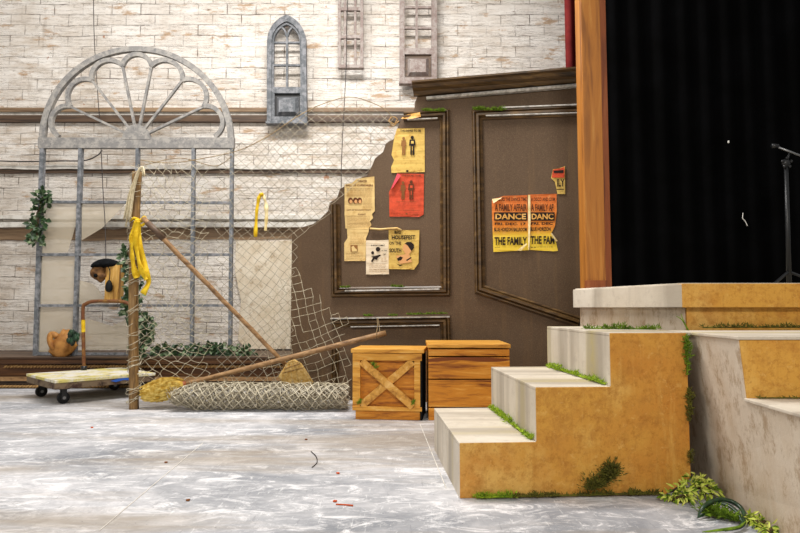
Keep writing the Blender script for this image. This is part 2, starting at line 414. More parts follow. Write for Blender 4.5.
# ------------------------------------------------------------------ the setting
m = MB(); m.box((-9, -3, -0.1), (9, 7.0, 0)); struct(m.build('floor', 'floor'))
m = MB()
for a, b in (((99, 531), (203, 443)), ((420, 424), (446, 488))):
    a = G(*a, .0005); b = G(*b, .0005); d = (b - a).normalized(); n_ = Vector((-d.y, d.x, 0)) * .0018
    m.prism([a - n_, b - n_, b + n_, a + n_], (0, 0, .0012))
struct(m.build('trim_10', 'white_trim'))
m = MB(); m.box((-9, 6.5, 0), (9, 6.8, 7.5)); struct(m.build('wall_back', 'wall', origin=(0, 6.5, 0)))
def ledge(name, v0, v1, depth, mat, x0=-7, x1=2.6, rough=0.0):
    Y = 6.5 - depth; zt = P(0, v0, Y).z; zb = P(0, v1, Y).z
    n = 60; m = MB(); vs_ = []; fs = []
    for i in range(n + 1):
        x = lerp(x0, x1, i / n); a = rough * (noise.noise(Vector((x * 3, v0, 0)))); b = rough * noise.noise(Vector((x * 3, v1, 5)))
        vs_ += [(x, Y, zb + b), (x, 6.5, zb + b), (x, 6.5, zt + a), (x, Y, zt + a)]
    for i in range(n):
        for k in range(4): fs.append((i * 4 + k, i * 4 + (k + 1) % 4, i * 4 + 4 + (k + 1) % 4, i * 4 + 4 + k))
    fs += [(0, 1, 2, 3), tuple(n * 4 + k for k in range(4))]
    m.add(vs_, fs); return struct(m.build(name, mat))
ledge('trim_1', 107.5, 111.5, 0.05, 'beam_tan')
ledge('trim_2', 111.5, 115, 0.02, 'white_trim')
ledge('trim_3', 115, 121.5, 0.05, 'beam_dark')
ledge('trim_4', 169.5, 173, 0.03, 'beam_dark', rough=0.015)
ledge('trim_5', 165.5, 169, 0.05, 'white_trim', rough=0.015)
ledge('trim_6', 215, 219, 0.07, 'white_trim', rough=0.01)
ledge('trim_7', 222, 227, 0.09, 'white_trim', rough=0.012)
ledge('shadow_strip', 227.5, 239.5, 0.012, 'beam_tan', rough=0.03)  # tan strip put in for the brown shadow under the white ledge
m = MB(); m.prism([P(236, 241, 6.46), P(252, 240, 6.46), P(270, 241.5, 6.46), P(300, 240, 6.46), P(300, 349, 6.46), P(246, 349, 6.46), P(238, 340, 6.46), P(241, 300, 6.46), P(235, 272, 6.46)], (0, .039, 0)); struct(m.build('trim_9', 'plaster'))
# ledge the arched frame stands on: layered boards with rope trim
root = thing('low_stage_riser', (-2.6, 6.0, 0), 'low dark brown board platform with rope trim along the foot of the white wall', 'platform')
zt = P(0, 357, 5.6).z
def zpx(v, Y): return P(0, v, Y).z
MB().box((-6.5, 5.60, zt - 0.012), (1.6, 6.49, zt)).build('top_board', 'beam_dark', root)
MB().box((-6.5, 5.64, zpx(364, 5.64)), (1.6, 6.49, zt - 0.013)).build('upper_board', 'riser_wood', root)
MB().box((-6.5, 5.70, zpx(377, 5.7)), (1.6, 6.49, zpx(364, 5.64) - 0.001)).build('recessed_board', 'riser_wood', root)
MB().box((-6.5, 5.61, zpx(381, 5.61)), (1.6, 6.49, zpx(377.5, 5.61))).build('lower_shelf', 'pole_wood', root)
MB().box((-6.5, 5.66, 0.0), (1.6, 6.49, zpx(381, 5.61) - 0.001)).build('plinth', 'beam_dark', root)
for (u0, u1, v, name) in ((6, 340, 366.5, 'rope_trim'), (-20, 340, 386, 'rope_trim')):
    m = MB(); a = P(u0, v, 5.67); b = P(u1, v, 5.67); n = int((b - a).length / 0.03)
    Yr = 5.67 if v < 370 else 5.635
    for i in range(n):
        c = a.lerp(b, i / n); c.y = Yr
        m.tube([c + Vector((-0.02, 0, -0.011)), c + Vector((0.0, -0.012, 0)), c + Vector((0.02, 0, 0.011))], [0.007, 0.011, 0.007], 5)
    m.build(name, 'rope', root, True)

# ------------------------------------------------------------------ hanging wall cables
def cable(pts, label, r=0.004, name='hanging_cable', n=40, grp=None):
    m = MB(); m.tube(smooth_path(pts, n), r, 5); return tag(m.build(name, 'cable', smooth=True), label, 'cable', grp)
cable([P(93, -60, 6.36), P(94, 30, 6.36), P(97.5, 90, 6.36), P(99.5, 117, 6.36)], 'thin dark cable hanging down the white wall behind the fan-shaped arch')
cable([P(101, 146, 5.76), P(103, 190, 5.76), P(105, 222, 5.73), P(106, 261, 5.69)], 'thin cable hanging in the arched frame above the black flat cap')
cable([P(-30, 160, 6.40), P(20, 161.5, 6.40), P(60, 161, 6.40), P(85, 160.5, 6.4), P(98, 155, 6.40), P(102, 150, 6.40)], 'dark cable sagging sideways across the wall behind the arched frame', 0.007)
cable([P(350, -60, 6.33), P(347, 20, 6.33), P(346, 70, 6.33), P(342, 150, 6.33), P(341, 196, 6.33), P(340, 240, 6.33)], 'thin black cable hanging down the wall below the narrow window frame')

# ------------------------------------------------------------------ arched window frame
YF = 5.75; TH = 0.045
root = thing('arched_window_frame', P(134, 356, YF), 'tall blue-grey arched window frame with fan-shaped scalloped top standing at left', 'window frame')
def Q(u, v, dy=0.0): return P(u, v, YF) + Vector((0, dy, 0))
def flat_band(m, inner, outer, d0=0.0, d1=TH, close=False):   # band between two px polylines
    n = len(inner)
    v = []
    for a, b in zip(inner, outer): v += [Q(*a, d0), Q(*b, d0), Q(*b, d1), Q(*a, d1)]
    f = []
    for i in range(n - 1):
        for k in range(4): f.append((i * 4 + k, i * 4 + (k + 1) % 4, i * 4 + 4 + (k + 1) % 4, i * 4 + 4 + k))
    f += [(3, 2, 1, 0), tuple((n - 1) * 4 + k for k in range(4))]
    m.add(v, f)
C0 = (136.0, 141.0)
m = MB(); N = 64; inn = []; out = []
for i in range(N + 1):
    a = math.pi * i / N; c, s_ = math.cos(a), math.sin(a)
    out.append((C0[0] + 97.5 * c, C0[1] - 95 * s_)); inn.append((C0[0] + 91.5 * c, C0[1] - 90 * s_))
flat_band(m, inn, out); m.build('arch_ring', 'blue_grey_paint', root)
ang = [1.2 + 26.5 * i for i in range(1)]
cusp_a = [180 - 154.4, 180 - 127.9, 180 - 101.3, 101.3, 127.9, 154.4]
cusp_a = [25.6, 52.1, 78.7, 101.3, 127.9, 154.4]
cusps = [(136.3 + 74 * math.cos(R(a)), 138 - 74 * math.sin(R(a))) for a in cusp_a]
ends = [(136 + 78, 136.5)] + cusps + [(136 - 78, 136.5)]
for i in range(7):
    a = Vector(ends[i]); b = Vector(ends[i + 1]); mid = (a + b) / 2; ctr = Vector((136.3, 138))
    out_d = (mid - ctr).normalized(); half = (b - a).length / 2
    sag = (84.3 - (mid - ctr).length) if 0 < i < 6 else 13.5
    Rr = (half * half + sag * sag) / (2 * sag); cc = mid + out_d * (sag - Rr)
    a0 = math.atan2((a - cc).y, (a - cc).x); a1 = math.atan2((b - cc).y, (b - cc).x)
    while a1 > a0: a1 -= 2 * math.pi
    inn = []; out = []
    for k in range(17):
        th = lerp(a0, a1, k / 16); d = Vector((math.cos(th), math.sin(th)))
        inn.append(tuple(cc + d * (Rr - 2.0))); out.append(tuple(cc + d * (Rr + 2.3)))
    m = MB(); flat_band(m, inn, out, 0.003 + .0015 * (i % 2), TH - 0.003 - .0015 * (i % 2)); m.build('scallop', 'blue_grey_paint', root)
for c_ in cusps:
    d = (Vector(c_) - Vector((136.3, 138))).normalized(); n_ = Vector((-d.y, d.x)) * 1.1
    a = Vector((136.3, 138)) + d * 11; b = Vector(c_) + d * 2
    m = MB(); flat_band(m, [tuple(a - n_), tuple(b - n_)], [tuple(a + n_), tuple(b + n_)], 0.008, TH - 0.008)
    m.build('spoke', 'blue_grey_paint', root)
m = MB(); inn = [(136.3, 139.5)] * 17; out = [(136.3 + 14 * math.cos(math.pi * k / 16), 139.5 - 15 * math.sin(math.pi * k / 16)) for k in range(17)]
m.prism([Q(*p, -0.006) for p in out], (0, TH, 0)); m.build('hub', 'blue_grey_paint', root)
m = MB(); m.prism([Q(38, 137.5, -.003), Q(234, 137.5, -.003), Q(233.8, 148, -.003), Q(38, 148, -.003)], (0, TH + 0.006, 0)); m.build('bottom_rail_of_arch', 'blue_grey_paint', root)
def bar(m, u0, v0, u1, v1, wpx, d0=0.0, d1=TH):
    a = Vector((u0, v0)); b = Vector((u1, v1)); d = (b - a).normalized(); n_ = Vector((-d.y, d.x)) * wpx / 2
    flat_band(m, [tuple(a - n_), tuple(b - n_)], [tuple(a + n_), tuple(b + n_)], d0, d1)
for (u0, u1, wd) in ((41.5, 34.5, 4), (80, 73.5, 3.6), (137, 134.5, 3.2), (193, 191, 3.2), (231.5, 229.5, 3.2)):
    m = MB(); bar(m, u0, 148, u1, 356, wd); m.build('upright', 'slate_blue_paint', root)
for v in (201.5, 254.5, 305.5, 354):
    uL = lerp(41.5, 33.5, (v - 148) / 208); m = MB(); bar(m, uL, v, 231, v + (1 if v < 210 else 0), 2.6, 0.008, TH - 0.008); m.build('crossbar', 'slate_blue_paint', root)
# torn backing film in three panes
def fpoly(pts): MB().prism([Q(*p, 0.03) for p in pts], (0, 0.003, 0)).build('torn_film', M['film_clear'], root)
t = NT('film_clear', 0.55, 0.3); t.c = '#C4B9A4'; t.b.inputs['Alpha'].default_value = 0.42; M['film_clear'] = t.done()
fpoly([(42, 203), (77, 203), (76, 215), (72, 232), (66, 252), (40, 253)])
fpoly([(80, 203), (124, 203), (116, 212), (100, 228), (80, 240)])
fpoly([(40, 256), (74, 256), (73, 304), (38, 304)])
fpoly([(38, 307), (73, 307), (72, 352), (36, 352)])
fpoly([(78, 280), (92, 284), (104, 298), (108, 304), (77, 304)])
fpoly([(84, 318), (110, 326), (128, 318), (130, 350), (80, 350)])

# ------------------------------------------------------------------ window frames hung on the wall
YW = 6.36
def W(u, v, dy=0.0): return P(u, v, YW) + Vector((0, dy, 0))
def wbar(m, u0, v0, u1, v1, d0=0.0, d1=0.05):    # axis aligned px rectangle
    m.prism([W(u0, v0, d0), W(u1, v0, d0), W(u1, v1, d0), W(u0, v1, d0)], (0, d1 - d0, 0))
def panel_block(root, u0, v0, u1, v1, mat, mat2):
    m = MB(); wbar(m, u0, v0, u1, v1, 0.03, 0.05); m.build('recess_board', mat2, root)
    m = MB(); i = 5.0
    o_ = [W(u0 + 2.6, v0 + 3.4, 0.03), W(u1 - 2.2, v0 + 3.4, 0.03), W(u1 - 2.2, v1 - 2.2, 0.03), W(u0 + 2.6, v1 - 2.2, 0.03)]
    n_ = [W(u0 + i, v0 + i + 0.5, -0.012), W(u1 - i, v0 + i + 0.5, -0.012), W(u1 - i, v1 - i, -0.012), W(u0 + i, v1 - i, -0.012)]
    m.add(o_ + n_, [(0, 1, 5, 4), (1, 2, 6, 5), (2, 3, 7, 6), (3, 0, 4, 7), (4, 5, 6, 7), (3, 2, 1, 0)]); m.build('raised_panel', mat, root)
# lancet
root = thing('lancet_window_frame', W(287, 123, 0.03), 'small pointed-arch blue-grey window frame with square lower panel, hung on the white wall', 'window frame')
def lancet(cx_, half, top, base, n=14):
    H = base - top; Rr = (half * half + H * H) / (2 * half); pts = []
    a_end = math.asin(min(1, H / Rr))
    L_ = []
    for i in range(n + 1):
        a = a_end * i / n; L_.append((cx_ - half + Rr - Rr * math.cos(a), base - Rr * math.sin(a)))
    Rt = [(2 * cx_ - x, y) for x, y in reversed(L_)]
    return L_ + Rt[1:]
o_ = [(267, 122)] + lancet(286.6, 19.4, 15, 42) + [(307, 122)]
i_ = [(271.5, 122)] + lancet(286.6, 14.8, 21.5, 42) + [(302.5, 122)]
def wband(m, inner, outer, d0, d1):
    n = len(inner); v = []
    for a, b in zip(inner, outer): v += [W(*a, d0), W(*b, d0), W(*b, d1), W(*a, d1)]
    f = []
    for i in range(n - 1):
        for k in range(4): f.append((i * 4 + k, i * 4 + (k + 1) % 4, i * 4 + 4 + (k + 1) % 4, i * 4 + 4 + k))
    f += [(3, 2, 1, 0), tuple((n - 1) * 4 + k for k in range(4))]; m.add(v, f)
m = MB(); wband(m, i_, o_, -0.01, 0.06)
m.build('outer_frame', 'slate_blue_paint', root)
i2 = [(273.4, 88)] + lancet(286.6, 12.9, 24, 42) + [(300.4, 88)]
m = MB(); wband(m, i2, [(271.6, 88)] + lancet(286.6, 14.7, 21.7, 42) + [(302.4, 88)], 0.01, 0.05); m.build('inner_frame', 'slate_blue_paint', root)
m = MB(); wbar(m, 285.7, 33, 287.7, 87.5, 0.012, 0.045); m.build('mullion', 'slate_blue_paint', root)
for v in (41.8, 64.5):
    m = MB(); wbar(m, 273, v - 0.9, 301, v + 0.9, 0.014, 0.044); m.build('glazing_bar', 'slate_blue_paint', root)
m = MB()
for sg in (-1, 1):
    pin = []; pout = []
    for k in range(9):
        a = R(90) * k / 8; x = 7.5 - 7.5 * math.cos(a); y = 35 - 9.5 * math.sin(a)
        pin.append((286.7 + sg * x, y)); pout.append((286.7 + sg * (x + 1.6 * math.cos(a) + .2), y + 1.6 * math.sin(a)))
    wband(m, pin, pout, 0.014, 0.044)
m.build('tracery', 'slate_blue_paint', root)
m = MB(); wbar(m, 271.6, 87, 302.4, 93); wbar(m, 271.6, 116.5, 302.4, 122); wbar(m, 271.6, 93, 274.5, 116.5); wbar(m, 300, 93, 302.4, 116.5); m.build('lower_rail', 'slate_blue_paint', root)
panel_block(root, 274, 93, 300.5, 117, 'slate_blue_paint', 'black_metal')
m = MB(); wbar(m, 266, 121.5, 308, 123.8, -0.02, 0.06); m.build('sill', 'slate_blue_paint', root)
# narrow frame
root = thing('narrow_window_frame', W(350, 68, 0.03), 'narrow rosy-grey window frame with three upright slots, hung high on the wall', 'window frame')
for (a, b, n_) in ((338, 340.8, 'stile'), (360.3, 363.2, 'stile'), (343.8, 346, 'mullion'), (354, 356.3, 'mullion')):
    m = MB(); wbar(m, a, -70, b, 67, 0.0 if n_ == 'stile' else 0.012, 0.05 if n_ == 'stile' else 0.04); m.build(n_, 'rosy_grey_paint', root)
for v in (-50, -20, 8.5, 36.5):
    m = MB(); wbar(m, 340.8, v - 1.6, 360.3, v + 1.6, 0.005, 0.045); m.build('crossbar', 'rosy_grey_paint', root)
m = MB(); wbar(m, 338, 65, 363.4, 68, -0.01, 0.055); m.build('bottom_rail', 'rosy_grey_paint', root)
# third frame
root = thing('panelled_window_frame', W(418, 84, 0.03), 'rosy-grey window frame with four panes and a raised square panel, hung above the brown wall flat', 'window frame')
for a, b in ((399.5, 404.5), (431.5, 437)):
    m = MB(); wbar(m, a, -70, b, 82, 0, 0.06); m.build('stile', 'rosy_grey_paint', root)
m = MB(); wbar(m, 415.4, -70, 417.8, 48, 0.012, 0.045); m.build('mullion', 'rosy_grey_paint', root)
for v in (-40, -14, 6.5, 27):
    m = MB(); wbar(m, 404.5, v - 1.1, 431.5, v + 1.1, 0.014, 0.043); m.build('glazing_bar', 'rosy_grey_paint', root)
m = MB(); wbar(m, 404.5, 48, 431.5, 54, 0.004, 0.05); wbar(m, 404.5, 77, 431.5, 82, 0.004, 0.05); m.build('lower_rail', 'rosy_grey_paint', root)
panel_block(root, 405, 54, 431, 77.5, 'rosy_grey_paint', 'beam_dark')
m = MB(); wbar(m, 399, 81.8, 438, 84, -0.02, 0.06); m.build('sill', 'rosy_grey_paint', root)

# ------------------------------------------------------------------ brown wall flat
PA = Vector(((292 - 400) * 5.0 / 622, 5.0, 0)); PB = Vector((180 * 4.62 / 622, 4.62, 0))
EX = (PB - PA).normalized(); EN = Vector((EX.y, -EX.x, 0)); 
if EN.y > 0: EN = -EN
def PW(u, v, off=0.0):
    r = ray(u, v); o = PA + EN * off; t_ = (o.x * EN.x + o.y * EN.y) / (r.x * EN.x + r.y * EN.y)
    return Vector((r.x * t_, r.y * t_, CAMZ + r.z * t_))
flat = thing('brown_wall_flat', PA.lerp(PB, 0.5), 'large brown panelled wall flat with torn left edge standing behind the crates', 'wall flat')
outl = [(416, 88), (418.5, 94), (415, 102), (414.6, 108), (412, 115), (401, 120), (399, 124), (396, 132), (393.6, 139), (388, 142), (385.7, 144), (383, 152), (378, 156), (375, 158.5), (371, 168), (367, 175.6), (360, 178),
        (352, 184), (345, 186), (340, 189), (337, 198), (329.5, 203), (328, 211), (320, 219), (313, 224), (303, 227), (298, 227.5), (292, 233), (291, 300)]
pts = [PW(*p) for p in outl]
bl = PW(290.5, 350); bl.z = 0.0; br_ = PW(600, 300); br_.z = 0.0; tr = PW(600, 71.5)
pts += [bl, br_, tr]
MB().prism(pts, -EN * 0.025).build('backing_board', 'panel', flat)
PROF = [(0, 0), (0, .018), (.12, .03), (.22, .03), (.3, .016), (.42, .036), (.62, .036), (.72, .014), (.85, .02), (1, .01), (1, 0)]
def mould(name, path, width, side=1, prof=PROF, mat='moulding_wood', hs=1.0, base=0.001, parent=None):
    """path: px points of the outer edge; profile grows to `side` of the travel direction; width in px"""
    pl = [Vector((p - PA).dot(EX) for p in ()) for _ in ()]
    loc = []
    for (u, v) in path:
        w_ = PW(u, v); loc.append(Vector(((w_ - PA).dot(EX), w_.z)))
    n = len(loc); wm = width * 4.8 / 622; vs_ = []
    for i in range(n):
        d0 = (loc[i] - loc[i - 1]).normalized() if i else None
        d1 = (loc[i + 1] - loc[i]).normalized() if i < n - 1 else None
        if d0 is None: nn = Vector((-d1.y, d1.x))
        elif d1 is None: nn = Vector((-d0.y, d0.x))
        else:
            n0 = Vector((-d0.y, d0.x)); n1 = Vector((-d1.y, d1.x)); nn = (n0 + n1); nn = nn / max(0.3, nn.dot(n0))
        for (a, h) in prof:
            q = loc[i] + nn * side * a * wm
            vs_.append(PA + EX * q.x + Vector((0, 0, q.y)) + EN * (base + h * hs))
    k = len(prof); fs = []
    for i in range(n - 1):
        for j in range(k): fs.append((i * k + j, i * k + (j + 1) % k, (i + 1) * k + (j + 1) % k, (i + 1) * k + j))
    fs += [tuple(reversed(range(k))), tuple((n - 1) * k + j for j in range(k))]
    m = MB(); m.add(vs_, fs); return m.build(name, mat, parent or flat)
CROWN = [(0, 0), (0, .13), (.16, .13), (.26, .10), (.5, .085), (.7, .05), (.8, .045), (1, .03), (1, 0)]
mould('crown_moulding', [(414, 86.5), (600, 71)], 11, -1, CROWN)
mould('crown_highlight', [(427, 98.5), (600, 83.5)], 2.6, -1, [(0, 0), (0, .045), (.5, .05), (1, .04), (1, 0)], 'highlight_white')  # pale strip put in for the white reflection under the crown
mould('panel_moulding', [(404, 112.5), (449.5, 110), (450.5, 296), (332, 297), (331, 205)], 10, -1)
mould('panel_moulding', [(600, 105), (472, 110.5), (475, 293), (577, 327)], 10.5, 1)
mould('panel_moulding', [(332, 317), (450, 315.5), (451, 345)], 10, -1)
mould('panel_moulding', [(331.5, 345), (331.5, 385)], 8, 1)
mould('edge_highlight', [(346, 290.2), (440, 288.5)], 1.4, -1, [(0, 0), (0, .04), (1, .04), (1, 0)], 'highlight_white')  # thin pale strips put in as highlights along the moulding edges
mould('edge_highlight', [(332, 317.8), (450, 316)], 1.3, -1, [(0, 0), (0, .042), (1, .042), (1, 0)], 'highlight_white')
mould('edge_highlight', [(352, 326.2), (440, 324.5)], 1.0, -1, [(0, 0), (0, .042), (1, .042), (1, 0)], 'highlight_white')
mould('edge_highlight', [(500, 108.6), (600, 104.6)], 1.2, -1, [(0, 0), (0, .042), (1, .042), (1, 0)], 'highlight_white')
mould('edge_highlight', [(486, 116.5), (600, 113)], 1.0, -1, [(0, 0), (0, .04), (1, .04), (1, 0)], 'highlight_white')
mould('edge_highlight', [(408, 120.4), (438, 119)], 1.0, -1, [(0, 0), (0, .04), (1, .04), (1, 0)], 'highlight_white')
# splintered bare wood where the moulding is torn
MB().prism([PW(401, 119, .02), PW(406, 115, .02), (PW(420, 112.5, .045)), PW(421, 117, .045), PW(412, 119, .04)], EN * 0.008).build('broken_moulding_end', 'crate_brace', flat)

# ------------------------------------------------------------------ posters
def poster_pt(u, v, off): return PW(u, v, off)
def sheet(root, outline, mat, off=0.006, name='sheet'):
    """paper with gentle creases: outline in px"""
    us = [p[0] for p in outline]; vs_ = [p[1] for p in outline]; 
    # densify and ripple
    dens = []
    for i, p in enumerate(outline):
        q = outline[(i + 1) % len(outline)]; k = max(1, int(max(abs(q[0] - p[0]), abs(q[1] - p[1])) / 2))
        for j in range(k): dens.append((lerp(p[0], q[0], j / k), lerp(p[1], q[1], j / k)))
    w_ = [PW(u, v, off) + EN * (0.004 * noise.noise(Vector((u * .2, v * .2, off * 100)))) for u, v in dens]
    m = MB(); m.prism(w_, -EN * 0.002); return m.build(name, mat, root)
class Print:
    def __init__(s, off): s.m = MB(); s.off = off
    def text(s, body, u0, v0, u1, v1):      # lettering filling the px box
        v, f = text_geo(body)
        xs = [p[0] for p in v]; ys = [p[1] for p in v]
        x0, x1, y0, y1 = min(xs), max(xs), min(ys), max(ys)
        q = [PW(lerp(u0, u1, (p[0] - x0) / (x1 - x0)), lerp(v1, v0, (p[1] - y0) / (y1 - y0)), s.off) for p in v]
        s.m.add(q, f); return s
    def poly(s, pts):
        q = [PW(u, v, s.off) for u, v in pts]; tr_ = geometry.tessellate_polygon([q]); s.m.add(q, [tuple(t_) for t_ in tr_]); return s
    def rect(s, u0, v0, u1, v1): return s.poly([(u0, v0), (u1, v0), (u1, v1), (u0, v1)])
    def lines(s, u0, u1, v0, v1, n, seed=0, h=0.32, gap=0.35):      # rows of unreadable small type
        rr = random.Random(seed)
        for i in range(n):
            v = lerp(v0, v1, i / max(1, n - 1)); u = u0
            while u < u1:
                L_ = rr.uniform(1.2, 4); s.rect(u, v, min(u1, u + L_), v + h); u += L_ + gap + 0.3
        return s
    def build(s, name, mat, parent): return s.m.build(name, mat, parent)
def figure(pr, cu, top, H, wd):
    pr.poly([(cu + wd * .26 * math.cos(a), top + H * .1 + H * .09 * math.sin(a)) for a in [2 * math.pi * k / 10 for k in range(10)]])
    pr.poly([(cu - wd * .4, top + H * .2), (cu + wd * .4, top + H * .2), (cu + wd * .5, top + H * .48), (cu + wd * .3, top + H * .5), (cu + wd * .32, top + H * .95), (cu + wd * .08, top + H), (cu, top + H * .68),
             (cu - wd * .1, top + H), (cu - wd * .32, top + H * .95), (cu - wd * .26, top + H * .5), (cu - wd * .5, top + H * .52)])
def fig_light(pr, cu, top, H, wd):
    pr.rect(cu - wd * .15, top + H * .27, cu + wd * .18, top + H * .4); pr.rect(cu - wd * .05, top + H * .55, cu + wd * .05, top + H * .75)
# yellow two-figure sheet
r_ = thing('poster', PW(408, 172, .005), 'crumpled yellow poster with two printed figures, above the red poster', 'poster', 'two-figure posters')
sheet(r_, [(397, 128.5), (424.5, 128), (424.8, 172), (391.5, 173), (391.2, 167), (394, 160), (391.5, 155), (393, 145), (394.5, 137)], 'yellow_paper')
pr = Print(.012); figure(pr, 412.3, 135.5, 20, 6.6); pr.text('THE ISIDRE TO BE', 400, 129.6, 421, 131.6); pr.rect(406.2, 170, 408.4, 172); pr.build('print', 'ink', r_)
pr = Print(.012); figure(pr, 403.6, 136.5, 19, 5.4); pr.lines(403, 409, 158, 158.4, 1, 4); pr.build('faded_print', 'faded_ink', r_)
pr = Print(.0125); fig_light(pr, 412.3, 135.5, 20, 8); pr.build('print_highlight', 'yellow_paper', r_)
r_ = thing('poster', PW(408, 216, .005), 'orange-red poster with two figures and a curled pink corner', 'poster', 'two-figure posters')
sheet(r_, [(398, 173.5), (424, 174), (423.6, 214.5), (419, 217), (389.5, 216.5), (389, 192), (391, 188)], 'red_paper')
MB().prism([PW(391, 189.5, .010), PW(397.3, 173.5, .012), PW(401, 175.5, .024), PW(393, 187.5, .026)], EN * 0.002).build('curled_corner', 'pink_paper', r_)
pr = Print(.012); figure(pr, 411.2, 180, 20, 6.4); pr.text('THE ISIDRE TO BE', 402, 174.6, 421, 176.4); pr.build('print', 'brown_ink', r_)
pr = Print(.012); figure(pr, 403, 181, 19, 5.4); pr.lines(396, 416, 201.5, 202, 1, 2); pr.lines(399, 420, 210, 214, 2, 5); pr.rect(405.8, 213, 407.4, 214.5); pr.build('faded_print', 'leaf_bit', r_)
pr = Print(.0125); fig_light(pr, 411.2, 180, 20, 7.6); pr.build('print_highlight', 'red_paper', r_)
# tall cream playbill, upper sheet
r_ = thing('playbill', PW(359, 229, .005), 'long cream playbill torn along its lower right edge, leftmost sheet on the wall flat', 'poster')
sheet(r_, [(344.5, 184.5), (352, 183), (357, 178.5), (374.3, 176.5), (374.8, 211), (372, 214), (373, 218), (370, 221.5), (371.5, 225), (368, 229), (345.5, 228.5), (344.6, 215)], 'cream_paper')
pr = Print(.012); pr.text('BALL OF CUPBEARERS', 346, 184.4, 373, 186.4); pr.text('THEATER', 357.5, 180.2, 367, 182.2); pr.lines(347, 372, 188.6, 190, 2, 3); pr.text('LAST OF YE SUNDAY NIGHT', 347, 209.4, 371, 210.6); pr.text('FLIGHT', 358, 213.6, 366, 215.2)
for cu_ in (350.5, 355.4, 359.6):
    pr.poly([(cu_ + 2.5 * math.cos(a), 200.6 + 3.2 * math.sin(a)) for a in [2 * math.pi * k / 10 for k in range(10)]])
pr.build('print', 'brown_ink', r_)
pr = Print(.012); pr.lines(347, 372, 191.5, 196, 5, 8); pr.lines(363, 372, 197, 207, 9, 9); pr.lines(347, 370, 216.5, 227, 9, 10); pr.build('small_print', 'sepia_ink', r_)
pr = Print(.0125)
for cu_ in (350.9, 355.8, 360):
    pr.poly([(cu_ + 1.5 * math.cos(a), 201.6 + 2 * math.sin(a)) for a in [2 * math.pi * k / 8 for k in range(8)]])
pr.build('portrait_print', 'skin_print', r_)
r_ = thing('playbill', PW(355, 261, .005), 'narrow torn cream playbill with small portrait, below the long playbill', 'poster')
sheet(r_, [(347, 228.8), (366, 228.8), (369, 227), (368.6, 232), (366, 238), (365.5, 261), (344.3, 261), (344.2, 243), (347.5, 238), (347, 233)], 'cream_paper', .008)
pr = Print(.014); pr.lines(350, 364, 236, 243.5, 5, 12); pr.lines(346, 363, 253, 258.5, 4, 13); pr.build('small_print', 'sepia_ink', r_)
pr = Print(.014); pr.rect(350.5, 245, 357.5, 251.6); pr.build('portrait_frame', 'faded_ink', r_)
pr = Print(.0145); pr.poly([(352, 251.4), (351.4, 247), (353.5, 245.6), (355, 248), (356.8, 249.5), (357, 251.4)]); pr.build('portrait_print', 'cream_paper', r_)
# pale sheet
r_ = thing('handbill', PW(377, 274, .005), 'small pale handbill with dark ink portraits, beside the curly-lettered yellow poster', 'poster')
sheet(r_, [(366, 240.3), (388.5, 239.8), (389, 274.3), (366, 274.5)], 'white_paper', .011)
pr = Print(.017); pr.text('IN SHORT COMEDY', 371, 244.6, 385, 246)
for (a, b, c, d) in ((378, 249.2, 2.3, 2.4), (372.6, 252.8, 1.5, 1.7)):
    pr.poly([(a + c * math.cos(k * .7), b + d * math.sin(k * .7)) for k in range(9)])
pr.poly([(375, 256), (380, 254.5), (381, 255.5), (378, 257.5), (377, 260), (374.5, 259), (372, 262.4), (371, 261), (373, 257.6), (371.2, 256.6)])
pr.text('ALL STAR', 381.5, 250, 387, 251.2); pr.text('CAST', 383, 253.6, 386, 255); pr.build('print', 'ink', r_)
pr = Print(.017); pr.lines(369, 386, 264, 271, 5, 15); pr.lines(381, 387, 258, 261, 3, 16); pr.build('small_print', 'sepia_ink', r_)
# big fest poster
r_ = thing('fest_poster', PW(404, 270, .005), 'yellow poster lettered BIG with an inked head, lowest right of the sheets', 'poster')
sheet(r_, [(388.7, 230), (419.3, 230), (418.5, 263), (414, 269.5), (388.6, 269)], 'yellow_paper', .016)
pr = Print(.022); pr.text('BIG', 394.5, 230.8, 400.6, 233.8); pr.text('HOUSEFEST', 391.8, 235.2, 415.2, 239.4); pr.text('ON THE', 389.2, 241.6, 401, 244.6); pr.text('SOUTH', 389.3, 248.4, 401.2, 252.4)
pr.poly([(404.6, 243.6), (407, 242), (411, 242), (414, 244.6), (414, 248), (411.6, 251), (409.6, 248.6), (407.6, 245.4)])
pr.poly([(397, 258.4), (400.5, 256.4), (403, 257.6), (401, 260.4), (398, 260.8)]); pr.poly([(406, 260), (411, 257), (411.5, 258), (407, 261)]); pr.poly([(396.6, 263.6), (400, 265), (403, 264.6), (400, 266.3)])
pr.build('print', 'ink', r_)
pr = Print(.0215); pr.poly([(403.6, 245), (406, 243.6), (409.4, 248), (411.4, 251), (410, 253.4), (405.6, 254), (403.6, 251), (402.6, 249.6)]); pr.poly([(396, 256), (409, 253.5), (412, 262), (400, 264)]); pr.build('skin_print', 'skin_print', r_)
# rolled strip
r_ = thing('paper_strip', PW(386, 231, .01), 'rolled paper strip stuck sideways above the pale handbill', 'paper strip')
m = MB(); m.tube([PW(370, 228.6, .02), PW(380, 229.4, .022), PW(390, 228.6, .024), PW(397, 228.4, .024), PW(402, 230.4, .022)], [.012, .012, .011, .014, .008], 8, flat=0.7); o = m.build('rolled_paper', 'cream_paper', r_, True)
